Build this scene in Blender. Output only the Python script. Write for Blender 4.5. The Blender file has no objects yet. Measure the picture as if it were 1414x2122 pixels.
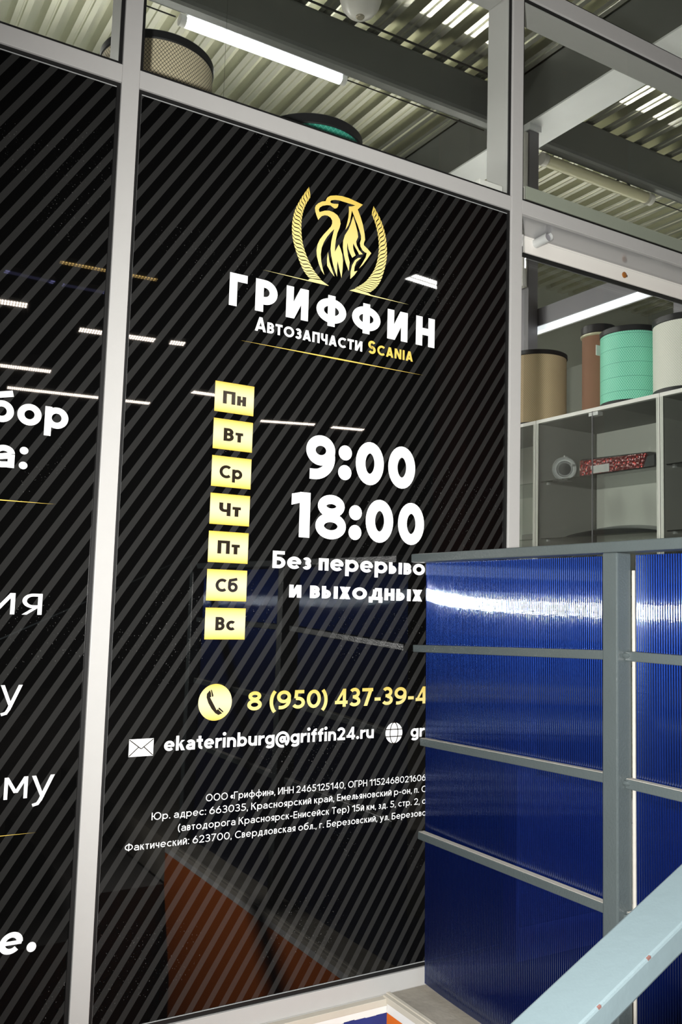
import bpy, bmesh, math, random
from mathutils import Matrix, Vector
random.seed(7)
sc = bpy.context.scene
col = sc.collection

# ------------------------------------------------------------------ camera
CAM = Vector((0.0, -1.9, 0.9524))
def look(yaw, pitch, roll):
    cy, sy, cp, sp, cr, sr = math.cos(yaw), math.sin(yaw), math.cos(pitch), math.sin(pitch), math.cos(roll), math.sin(roll)
    f = Vector((sy * cp, cy * cp, sp)); r0 = Vector((cy, -sy, 0)); u0 = r0.cross(f)
    return cr * r0 + sr * u0, -sr * r0 + cr * u0, f
cr_, cu_, cf_ = look(0.540831, 0.100373, 0.028880)
cd = bpy.data.cameras.new('camera'); cd.sensor_fit = 'VERTICAL'; cd.sensor_height = 36.0
cd.lens = 1856.07 * 36.0 / 2122.0; cd.clip_start = 0.02; cd.clip_end = 100
cam = bpy.data.objects.new('camera', cd)
cam.matrix_world = Matrix(((cr_.x, cu_.x, -cf_.x, CAM.x), (cr_.y, cu_.y, -cf_.y, CAM.y), (cr_.z, cu_.z, -cf_.z, CAM.z), (0, 0, 0, 1)))
col.objects.link(cam); sc.camera = cam

# ------------------------------------------------------------------ world, flash, exposure
wd = bpy.data.worlds.new('world'); sc.world = wd; wd.use_nodes = True
wd.node_tree.nodes['Background'].inputs[0].default_value = (0.6, 0.65, 0.75, 1)
wd.node_tree.nodes['Background'].inputs[1].default_value = 0.02
sc.view_settings.view_transform = 'Standard'; sc.view_settings.look = 'None'
sc.view_settings.exposure = 0.0; sc.view_settings.gamma = 1.0; sc.view_settings.use_curve_mapping = False
fl = bpy.data.lights.new('camera_flash', 'SPOT'); fl.spot_size = math.radians(126); fl.spot_blend = 1.0; fl.energy = 600; fl.shadow_soft_size = 0.028; fl.color = (1.0, 0.985, 0.95)
flo = bpy.data.objects.new('camera_flash', fl); flo.location = CAM - cr_ * 0.13; flo.rotation_euler = (cf_ + cr_ * 0.46 - cu_ * 0.05).to_track_quat('-Z', 'Y').to_euler()
col.objects.link(flo)
def area(name, loc, size, energy, color, rot=(0, 0, 0)):
    l = bpy.data.lights.new(name, 'AREA'); l.shape = 'RECTANGLE'; l.size, l.size_y = size; l.energy = energy; l.color = color
    o = bpy.data.objects.new(name, l); o.location = loc; o.rotation_euler = rot; col.objects.link(o); return o

# ------------------------------------------------------------------ materials
MATS = {}
def N(nt, t, **kw):
    n = nt.nodes.new(t)
    for k, v in kw.items(): setattr(n, k, v)
    return n
def math_(nt, op, a, b=None, c=None):
    n = nt.nodes.new('ShaderNodeMath'); n.operation = op
    for i, v in enumerate((a, b, c)):
        if v is None: continue
        if isinstance(v, (int, float)): n.inputs[i].default_value = v
        else: nt.links.new(v, n.inputs[i])
    return n.outputs[0]
def pbr(name, color, rough=0.5, metal=0.0, spec=0.5, var=0.0, vscale=8.0, bump=0.0, bscale=60.0, coat=0.0, emit=None, estr=0.0, alpha=1.0):
    m = bpy.data.materials.new(name); m.use_nodes = True; nt = m.node_tree; b = nt.nodes['Principled BSDF']
    b.inputs['Base Color'].default_value = (*color, 1); b.inputs['Roughness'].default_value = rough
    b.inputs['Metallic'].default_value = metal; b.inputs['Specular IOR Level'].default_value = spec
    b.inputs['Coat Weight'].default_value = coat; b.inputs['Coat Roughness'].default_value = 0.05
    if emit: b.inputs['Emission Color'].default_value = (*emit, 1); b.inputs['Emission Strength'].default_value = estr
    if var or bump: tc = N(nt, 'ShaderNodeTexCoord')
    if var:
        nz = N(nt, 'ShaderNodeTexNoise'); nz.inputs['Scale'].default_value = vscale; nz.inputs['Detail'].default_value = 6
        nt.links.new(tc.outputs['Object'], nz.inputs['Vector'])
        mx = N(nt, 'ShaderNodeMix', data_type='RGBA'); mx.inputs[6].default_value = (*[c * (1 - var) for c in color], 1)
        mx.inputs[7].default_value = (*[min(1, c * (1 + var)) for c in color], 1)
        nt.links.new(nz.outputs['Fac'], mx.inputs[0]); nt.links.new(mx.outputs[2], b.inputs['Base Color'])
    if bump:
        n2 = N(nt, 'ShaderNodeTexNoise'); n2.inputs['Scale'].default_value = bscale; n2.inputs['Detail'].default_value = 3
        nt.links.new(tc.outputs['Object'], n2.inputs['Vector'])
        bp = N(nt, 'ShaderNodeBump'); bp.inputs['Strength'].default_value = bump; bp.inputs['Distance'].default_value = 0.003
        nt.links.new(n2.outputs['Fac'], bp.inputs['Height']); nt.links.new(bp.outputs['Normal'], b.inputs['Normal'])
    MATS[name] = m; return m
pbr('alu', (0.34, 0.335, 0.325), 0.5, 0.0, 0.45, 0.03, 40)
pbr('alu_dark', (0.20, 0.195, 0.21), 0.45, 0.3, 0.4, 0.03, 30)
pbr('rubber', (0.006, 0.006, 0.006), 0.5, 0, 0.3, 0.1)
pbr('lip', (0.35, 0.36, 0.36), 0.3)  # pale grey of the painted highlight along the gasket
pbr('white_print', (0.88, 0.89, 0.89), 0.12, 0, 0.35, 0.01)
pbr('black_print', (0.016, 0.012, 0.008), 0.12, 0, 0.35, 0.05)
pbr('rail_paint', (0.044, 0.054, 0.055), 0.28, 0, 0.5, 0.10, 14, 0.25, 220)
pbr('handrail_paint', (0.025, 0.034, 0.037), 0.6, 0, 0.2, 0.06, 12, 0.1, 90)
pbr('concrete', (0.24, 0.22, 0.185), 0.85, 0, 0.2, 0.35, 11, 0.5, 45)
pbr('cream_trim', (0.42, 0.39, 0.33), 0.6, 0, 0.3, 0.08, 25)
pbr('white_paint', (0.60, 0.59, 0.57), 0.5, 0, 0.4, 0.05, 20)
pbr('blue_paint', (0.012, 0.026, 0.14), 0.5, 0, 0.4, 0.15, 16)
pbr('orange_paint', (0.58, 0.125, 0.008), 0.5, 0, 0.4, 0.08, 9)
pbr('red_brown', (0.25, 0.045, 0.028), 0.6, 0, 0.3, 0.15, 3)
pbr('deck', (0.84, 0.84, 0.74), 0.20, 0.95, 0.5, 0.06, 5)
pbr('beam', (0.12, 0.125, 0.12), 0.42, 0.25, 0.5, 0.12, 4)
pbr('beam_lit', (0.72, 0.74, 0.75), 0.5, 0.2, 0.5, 0.10, 6)  # beam colour lightened as if lit
pbr('shop_wall', (0.20, 0.21, 0.18), 0.8, 0, 0.3, 0.08, 2)
pbr('front_wall', (0.22, 0.22, 0.215), 0.7, 0, 0.3, 0.05, 3)
pbr('wall_bounce_white', (0.80, 0.79, 0.74), 0.7, 0, 0.3, 0.04, 2)
pbr('shop_floor', (0.62, 0.61, 0.58), 0.35, 0, 0.4, 0.1, 3)
pbr('hall_dark', (0.03, 0.03, 0.032), 0.8, 0, 0.2, 0.2, 1)
pbr('hall_floor', (0.10, 0.10, 0.10), 0.7, 0, 0.3, 0.2, 1.5)
pbr('step', (0.20, 0.19, 0.18), 0.8, 0, 0.2, 0.2, 10)
pbr('black_cap', (0.012, 0.012, 0.013), 0.45, 0, 0.4, 0.2, 30)
pbr('filter_inner', (0.05, 0.045, 0.04), 0.9)
pbr('cab_white', (0.72, 0.71, 0.68), 0.5, 0, 0.4, 0.02)
pbr('cab_grey', (0.20, 0.20, 0.185), 0.6, 0, 0.3, 0.05)
pbr('cab_back', (0.80, 0.80, 0.75), 0.6, 0, 0.3, 0.03)
pbr('operator_white', (0.60, 0.58, 0.54), 0.45, 0, 0.4, 0.03, 12)
pbr('operator_soffit', (0.34, 0.34, 0.34), 0.18, 0.35, 0.5, 0.04, 10)
pbr('operator_green', (0.34, 0.36, 0.30), 0.55, 0, 0.4, 0.05, 12)
pbr('sensor_amber', (0.22, 0.08, 0.015), 0.15, 0, 0.6, 0.2, 200, coat=0.6)
pbr('clear_plastic', (0.42, 0.43, 0.42), 0.2, 0.1, 0.6, 0.05)
pbr('chrome', (0.80, 0.81, 0.82), 0.22, 0.65, 0.5, 0.05, 60)
pbr('lens', (0.07, 0.075, 0.08), 0.06, 0.2, 0.6, 0.3, 90)
pbr('black_plastic', (0.015, 0.015, 0.016), 0.25, 0, 0.5, 0.1)
pbr('slate_gloss', (0.02, 0.035, 0.05), 0.2, 0, 0.5, 0.2, 8)
pbr('cable', (0.03, 0.028, 0.025), 0.6, 0, 0.3, 0.1)
pbr('dome_white', (0.55, 0.54, 0.50), 0.3, 0, 0.5, 0.05)
pbr('dome_ring', (0.35, 0.32, 0.25), 0.3, 0.7, 0.5, 0.1)
pbr('tube_off', (0.46, 0.44, 0.30), 0.3, 0, 0.5, 0.08, 14)
pbr('tube_on', (0.9, 0.9, 0.9), 0.4, emit=(0.95, 0.97, 1.0), estr=26.0)
pbr('strip_on', (0.9, 0.9, 0.9), 0.4, emit=(0.88, 0.94, 1.0), estr=0.95)
pbr('fill_on', (0.9, 0.9, 0.9), 0.4, emit=(1.0, 0.985, 0.93), estr=72.0)  # glow of the added lamps that brighten the shop
pbr('dust', (0.30, 0.285, 0.255), 0.9, 0, 0.1, 0.12, 60)
pbr('chip_red', (0.030, 0.013, 0.011), 0.7, 0, 0.2, 0.2, 60)
pbr('fixture', (0.55, 0.55, 0.52), 0.5, 0, 0.4, 0.05)

def glass(name, tint, ior=1.45):
    m = bpy.data.materials.new(name); m.use_nodes = True; nt = m.node_tree; nt.nodes.clear()
    o = N(nt, 'ShaderNodeOutputMaterial'); t = N(nt, 'ShaderNodeBsdfTransparent'); t.inputs[0].default_value = (*tint, 1)
    g = N(nt, 'ShaderNodeBsdfGlossy'); g.inputs['Roughness'].default_value = 0.0; g.inputs['Color'].default_value = (0.9, 0.9, 0.9, 1)
    f = N(nt, 'ShaderNodeFresnel'); mx = N(nt, 'ShaderNodeMixShader'); ge = N(nt, 'ShaderNodeNewGeometry')
    # same reflectance from both faces of the thin pane (the pane does not bend light)
    nt.links.new(math_(nt, 'ADD', math_(nt, 'MULTIPLY', ge.outputs['Backfacing'], 1.0 / ior - ior), ior), f.inputs[0])
    nt.links.new(f.outputs[0], mx.inputs[0]); nt.links.new(t.outputs[0], mx.inputs[1]); nt.links.new(g.outputs[0], mx.inputs[2])
    nt.links.new(mx.outputs[0], o.inputs[0]); MATS[name] = m
glass('glass', (0.93, 0.94, 0.93)); glass('glass_green', (0.86, 0.90, 0.87))

def striped(name, period, phase, duty, skew):
    m = pbr(name, (0.004, 0.004, 0.004), 0.015, 0, 0.5); nt = m.node_tree; b = nt.nodes['Principled BSDF']
    tc = N(nt, 'ShaderNodeTexCoord'); sx = N(nt, 'ShaderNodeSeparateXYZ'); nt.links.new(tc.outputs['Object'], sx.inputs[0])
    s = math_(nt, 'SUBTRACT', sx.outputs['X'], math_(nt, 'MULTIPLY', sx.outputs['Z'], skew))
    fr = math_(nt, 'FRACT', math_(nt, 'DIVIDE', math_(nt, 'SUBTRACT', s, phase), period))
    lt = math_(nt, 'LESS_THAN', fr, duty)
    mx = N(nt, 'ShaderNodeMix', data_type='RGBA'); nt.links.new(lt, mx.inputs[0])
    mx.inputs[6].default_value = (0.0016, 0.0016, 0.0016, 1); mx.inputs[7].default_value = (0.0165, 0.0165, 0.0160, 1)
    # specks of dust and smears that sit on the glass
    nz = N(nt, 'ShaderNodeTexNoise'); nz.inputs['Scale'].default_value = 260; nt.links.new(tc.outputs['Object'], nz.inputs['Vector'])
    nl = N(nt, 'ShaderNodeTexNoise'); nl.inputs['Scale'].default_value = 3.0; nt.links.new(tc.outputs['Object'], nl.inputs['Vector'])
    dust = math_(nt, 'MULTIPLY', math_(nt, 'GREATER_THAN', nz.outputs['Fac'], 0.70), math_(nt, 'GREATER_THAN', nl.outputs['Fac'], 0.58))
    m2 = N(nt, 'ShaderNodeMix', data_type='RGBA'); nt.links.new(math_(nt, 'MULTIPLY', dust, 0.12), m2.inputs[0])
    nt.links.new(mx.outputs[2], m2.inputs[6]); m2.inputs[7].default_value = (0.5, 0.5, 0.48, 1)
    nt.links.new(m2.outputs[2], b.inputs['Base Color'])
striped('film_mid', 0.0399, 0.0350, 0.41, 0.6598)
striped('film_left', 0.0399, 0.0009, 0.41, 0.6598)

def gold(name, z0, z1, mid=0.5, edge=(0.50, 0.34, 0.045), pale=(0.57, 0.52, 0.29)):
    """printed gold gradient between heights z0 and z1: deeper at the ends, pale in the middle"""
    m = pbr(name, pale, 0.12, 0, 0.35); nt = m.node_tree; b = nt.nodes['Principled BSDF']
    tc = N(nt, 'ShaderNodeTexCoord'); sx = N(nt, 'ShaderNodeSeparateXYZ'); nt.links.new(tc.outputs['Object'], sx.inputs[0])
    t = math_(nt, 'DIVIDE', math_(nt, 'SUBTRACT', sx.outputs['Z'], z0), z1 - z0)
    d = math_(nt, 'MULTIPLY', math_(nt, 'ABSOLUTE', math_(nt, 'SUBTRACT', t, mid)), 1.0 / max(mid, 1 - mid))
    d = math_(nt, 'POWER', math_(nt, 'MINIMUM', d, 1.0), 1.8)
    mx = N(nt, 'ShaderNodeMix', data_type='RGBA'); nt.links.new(d, mx.inputs[0])
    mx.inputs[6].default_value = (*pale, 1); mx.inputs[7].default_value = (*edge, 1)
    nt.links.new(mx.outputs[2], b.inputs['Base Color']); return m
gold('gold_tile', 0.0, -0.0718); gold('gold_logo', 1.72, 2.0, 0.0, (0.60, 0.43, 0.075), (0.68, 0.60, 0.26))
gold('gold_disc', -0.042, 0.042); gold('gold_text', 0.69, 0.745, 0.1, (0.46, 0.33, 0.06), (0.50, 0.42, 0.16)); gold('gold_line', 0, 1, 0.5, (0.62, 0.44, 0.09), (0.62, 0.44, 0.09))

def wire_mesh(name, base, wire, nu, vs, thick, rough=0.7, bands=0, soft=None, bandcol=(0.2, 0.2, 0.2)):
    """cylinder skin under a diamond wire mesh"""
    m = pbr(name, base, rough, 0, 0.3); nt = m.node_tree; b = nt.nodes['Principled BSDF']
    tc = N(nt, 'ShaderNodeTexCoord'); sx = N(nt, 'ShaderNodeSeparateXYZ'); nt.links.new(tc.outputs['Object'], sx.inputs[0])
    u = math_(nt, 'MULTIPLY', math_(nt, 'ARCTAN2', sx.outputs['Y'], sx.outputs['X']), nu / (2 * math.pi))
    v = math_(nt, 'MULTIPLY', sx.outputs['Z'], vs)
    a = math_(nt, 'ABSOLUTE', math_(nt, 'SUBTRACT', math_(nt, 'FRACT', math_(nt, 'ADD', u, v)), 0.5))
    c = math_(nt, 'ABSOLUTE', math_(nt, 'SUBTRACT', math_(nt, 'FRACT', math_(nt, 'SUBTRACT', u, v)), 0.5))
    w = math_(nt, 'LESS_THAN', math_(nt, 'MINIMUM', a, c), thick)
    nz = N(nt, 'ShaderNodeTexNoise'); nz.inputs['Scale'].default_value = 9; nt.links.new(tc.outputs['Object'], nz.inputs['Vector'])
    m0 = N(nt, 'ShaderNodeMix', data_type='RGBA'); nt.links.new(nz.outputs['Fac'], m0.inputs[0])
    m0.inputs[6].default_value = (*[x * 0.86 for x in base], 1); m0.inputs[7].default_value = (*[min(1, x * 1.1) for x in (soft or base)], 1)
    mx = N(nt, 'ShaderNodeMix', data_type='RGBA'); nt.links.new(w, mx.inputs[0]); nt.links.new(m0.outputs[2], mx.inputs[6]); mx.inputs[7].default_value = (*wire, 1)
    out = mx.outputs[2]
    if bands:
        f = math_(nt, 'FRACT', math_(nt, 'MULTIPLY', sx.outputs['Z'], bands)); l = math_(nt, 'LESS_THAN', f, 0.035)
        m3 = N(nt, 'ShaderNodeMix', data_type='RGBA'); nt.links.new(l, m3.inputs[0]); nt.links.new(out, m3.inputs[6]); m3.inputs[7].default_value = (*bandcol, 1); out = m3.outputs[2]
    nt.links.new(out, b.inputs['Base Color'])
wire_mesh('mesh_cream', (0.66, 0.57, 0.40), (0.05, 0.05, 0.045), 96, 82, 0.085)
wire_mesh('mesh_tan', (0.48, 0.35, 0.20), (0.62, 0.52, 0.36), 90, 75, 0.09)
wire_mesh('mesh_mint', (0.12, 0.56, 0.36), (0.36, 0.76, 0.62), 84, 60, 0.13, 0.45, 14.0, None, (0.10, 0.36, 0.26))
wire_mesh('mesh_white', (0.62, 0.62, 0.54), (0.74, 0.75, 0.70), 90, 75, 0.12)
wire_mesh('felt_brown', (0.22, 0.115, 0.07), (0.24, 0.125, 0.08), 160, 130, 0.1)
wire_mesh('mesh_teal', (0.03, 0.28, 0.20), (0.10, 0.42, 0.32), 62, 52, 0.1)

def led(name, color, strength, px=90.0, py=0.5):
    m = bpy.data.materials.new(name); m.use_nodes = True; nt = m.node_tree; b = nt.nodes['Principled BSDF']
    b.inputs['Base Color'].default_value = (0.8, 0.8, 0.8, 1)
    tc = N(nt, 'ShaderNodeTexCoord'); sx = N(nt, 'ShaderNodeSeparateXYZ'); nt.links.new(tc.outputs['Object'], sx.inputs[0])
    fx = math_(nt, 'ABSOLUTE', math_(nt, 'SUBTRACT', math_(nt, 'FRACT', math_(nt, 'MULTIPLY', sx.outputs['X'], px)), 0.5))
    fy = math_(nt, 'GREATER_THAN', math_(nt, 'ABSOLUTE', sx.outputs['Y']), 0.016)
    s = math_(nt, 'MULTIPLY', math_(nt, 'ADD', math_(nt, 'MULTIPLY', math_(nt, 'LESS_THAN', fx, 0.28), fy), 0.10), strength)
    b.inputs['Emission Color'].default_value = (*color, 1); nt.links.new(s, b.inputs['Emission Strength']); MATS[name] = m
led('led_warm', (1.0, 0.86, 0.74), 70.0, 30.0); led('led_amber', (1.0, 0.66, 0.22), 16.0, 30.0); led('led_blue', (0.45, 0.45, 1.0), 5, 1.0); led('led_white', (1, 0.98, 0.93), 90.0, 30.0)

def tail_red():
    m = pbr('tail_red', (0.16, 0.004, 0.006), 0.12, 0.2, 0.6); nt = m.node_tree; b = nt.nodes['Principled BSDF']
    tc = N(nt, 'ShaderNodeTexCoord'); vo = N(nt, 'ShaderNodeTexVoronoi'); vo.inputs['Scale'].default_value = 60
    nt.links.new(tc.outputs['Object'], vo.inputs['Vector'])
    mx = N(nt, 'ShaderNodeMix', data_type='RGBA'); nt.links.new(math_(nt, 'LESS_THAN', vo.outputs['Distance'], 0.25), mx.inputs[0])
    mx.inputs[6].default_value = (0.11, 0.002, 0.004, 1); mx.inputs[7].default_value = (0.8, 0.05, 0.05, 1); nt.links.new(mx.outputs[2], b.inputs['Base Color'])  # bright red cells painted in as the sparkle of the lens
    bp = N(nt, 'ShaderNodeBump'); bp.inputs['Strength'].default_value = 0.6; bp.inputs['Distance'].default_value = 0.01
    nt.links.new(vo.outputs['Distance'], bp.inputs['Height']); nt.links.new(bp.outputs['Normal'], b.inputs['Normal'])
tail_red()

def polycarb():
    m = bpy.data.materials.new('polycarbonate'); m.use_nodes = True; nt = m.node_tree; nt.nodes.clear()
    o = N(nt, 'ShaderNodeOutputMaterial')
    d = N(nt, 'ShaderNodeBsdfDiffuse'); d.inputs[0].default_value = (0.0006, 0.002, 0.022, 1)
    t = N(nt, 'ShaderNodeBsdfTransparent'); t.inputs[0].default_value = (0.02, 0.05, 0.42, 1)
    m1 = N(nt, 'ShaderNodeMixShader'); m1.inputs[0].default_value = 0.35
    nt.links.new(d.outputs[0], m1.inputs[1]); nt.links.new(t.outputs[0], m1.inputs[2])
    g2 = N(nt, 'ShaderNodeBsdfGlossy'); g2.inputs['Color'].default_value = (0.02, 0.075, 0.42, 1); g2.inputs['Roughness'].default_value = 0.34
    m2 = N(nt, 'ShaderNodeMixShader'); m2.inputs[0].default_value = 0.065
    nt.links.new(m1.outputs[0], m2.inputs[1]); nt.links.new(g2.outputs[0], m2.inputs[2])
    g1 = N(nt, 'ShaderNodeBsdfGlossy'); g1.inputs['Color'].default_value = (0.8, 0.9, 1, 1); g1.inputs['Roughness'].default_value = 0.10
    f = N(nt, 'ShaderNodeFresnel'); f.inputs[0].default_value = 1.5
    tc = N(nt, 'ShaderNodeTexCoord'); nz = N(nt, 'ShaderNodeTexNoise'); nz.inputs['Scale'].default_value = 7; nz.inputs['Detail'].default_value = 5
    nt.links.new(tc.outputs['Object'], nz.inputs['Vector'])
    m3 = N(nt, 'ShaderNodeMixShader'); nt.links.new(math_(nt, 'MINIMUM', math_(nt, 'ADD', f.outputs[0], 0.09), 0.8), m3.inputs[0])
    rr = math_(nt, 'ADD', math_(nt, 'MULTIPLY', nz.outputs['Fac'], 0.03), 0.016); nt.links.new(rr, g1.inputs['Roughness'])
    nt.links.new(m2.outputs[0], m3.inputs[1]); nt.links.new(g1.outputs[0], m3.inputs[2]); nt.links.new(m3.outputs[0], o.inputs[0]); MATS['polycarbonate'] = m
polycarb()

# ------------------------------------------------------------------ mesh helpers
def wloc(p):
    v = Vector((0, 0, 0))
    while p is not None: v = v + p.location; p = p.parent
    return v
class MB:
    def __init__(s): s.v = []; s.f = []
    def box(s, x0, x1, y0, y1, z0, z1):
        b = len(s.v); s.v += [(x, y, z) for z in (z0, z1) for y in (y0, y1) for x in (x0, x1)]
        s.f += [tuple(b + i for i in q) for q in ((0, 2, 3, 1), (4, 5, 7, 6), (0, 1, 5, 4), (2, 6, 7, 3), (0, 4, 6, 2), (1, 3, 7, 5))]; return s
    def poly(s, pts):
        b = len(s.v); s.v += [tuple(p) for p in pts]; s.f.append(tuple(range(b, b + len(pts)))); return s
    def tube(s, a, c, r, n=12, caps=True):
        a, c = Vector(a), Vector(c); d = (c - a).normalized(); u = d.orthogonal().normalized(); w = d.cross(u); b = len(s.v)
        for p in (a, c):
            for i in range(n):
                t = 2 * math.pi * i / n; s.v.append(tuple(p + u * (math.cos(t) * r) + w * (math.sin(t) * r)))
        for i in range(n): j = (i + 1) % n; s.f.append((b + i, b + j, b + n + j, b + n + i))
        if caps: s.f.append(tuple(b + i for i in range(n - 1, -1, -1))); s.f.append(tuple(b + n + i for i in range(n)))
        return s
    def path(s, pts, r, n=8):
        for a, c in zip(pts[:-1], pts[1:]): s.tube(a, c, r, n)
        return s
    def lathe(s, prof, n=48, c=(0, 0, 0), closed=False):
        b = len(s.v); k = len(prof)
        for r, z in prof:
            for i in range(n):
                t = 2 * math.pi * i / n; s.v.append((c[0] + r * math.cos(t), c[1] + r * math.sin(t), c[2] + z))
        for q in range(k - 1 if not closed else k):
            q2 = (q + 1) % k
            for i in range(n): j = (i + 1) % n; s.f.append((b + q * n + i, b + q * n + j, b + q2 * n + j, b + q2 * n + i))
        return s
    def beam(s, a, c, up, w, h):
        """square bar from a to c: w along (dir x up), h along up"""
        a, c, up = Vector(a), Vector(c), Vector(up); d = (c - a).normalized(); sd = d.cross(up).normalized(); up = sd.cross(d); b = len(s.v)
        for p in (a, c):
            for i, j in ((-1, -1), (1, -1), (1, 1), (-1, 1)): s.v.append(tuple(p + sd * (w / 2 * i) + up * (h / 2 * j)))
        s.f += [(b, b + 1, b + 5, b + 4), (b + 1, b + 2, b + 6, b + 5), (b + 2, b + 3, b + 7, b + 6), (b + 3, b, b + 4, b + 7), (b + 3, b + 2, b + 1, b), (b + 4, b + 5, b + 6, b + 7)]; return s
    def build(s, name, mat, parent=None, smooth=False, bevel=0.0, recalc=True, local=False):
        me = bpy.data.meshes.new(name); me.from_pydata(s.v, [], s.f); me.update()
        if recalc:
            bm = bmesh.new(); bm.from_mesh(me); bmesh.ops.recalc_face_normals(bm, faces=bm.faces[:])
            if bevel: bmesh.ops.bevel(bm, geom=bm.edges[:], offset=bevel, segments=2, affect='EDGES', profile=0.5)
            bm.to_mesh(me); bm.free()
        if smooth:
            for p in me.polygons: p.use_smooth = True
            try: me.set_sharp_from_angle(angle=math.radians(40))
            except Exception: pass
        me.materials.append(MATS[mat]); o = bpy.data.objects.new(name, me); col.objects.link(o)
        if parent is not None:
            o.parent = parent
            if not local: o.location = -wloc(parent)
        return o
def tag(o, label=None, cat=None, group=None, kind=None):
    if label: o['label'] = label
    if cat: o['category'] = cat
    if group: o['group'] = group
    if kind: o['kind'] = kind
    return o
def empty(name, loc=(0, 0, 0), rz=0.0):
    o = bpy.data.objects.new(name, None); o.empty_display_size = 0.05; o.location = loc; o.rotation_euler = (0, 0, rz); col.objects.link(o); return o
def struct(o, label): return tag(o, label, kind='structure')

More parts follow.
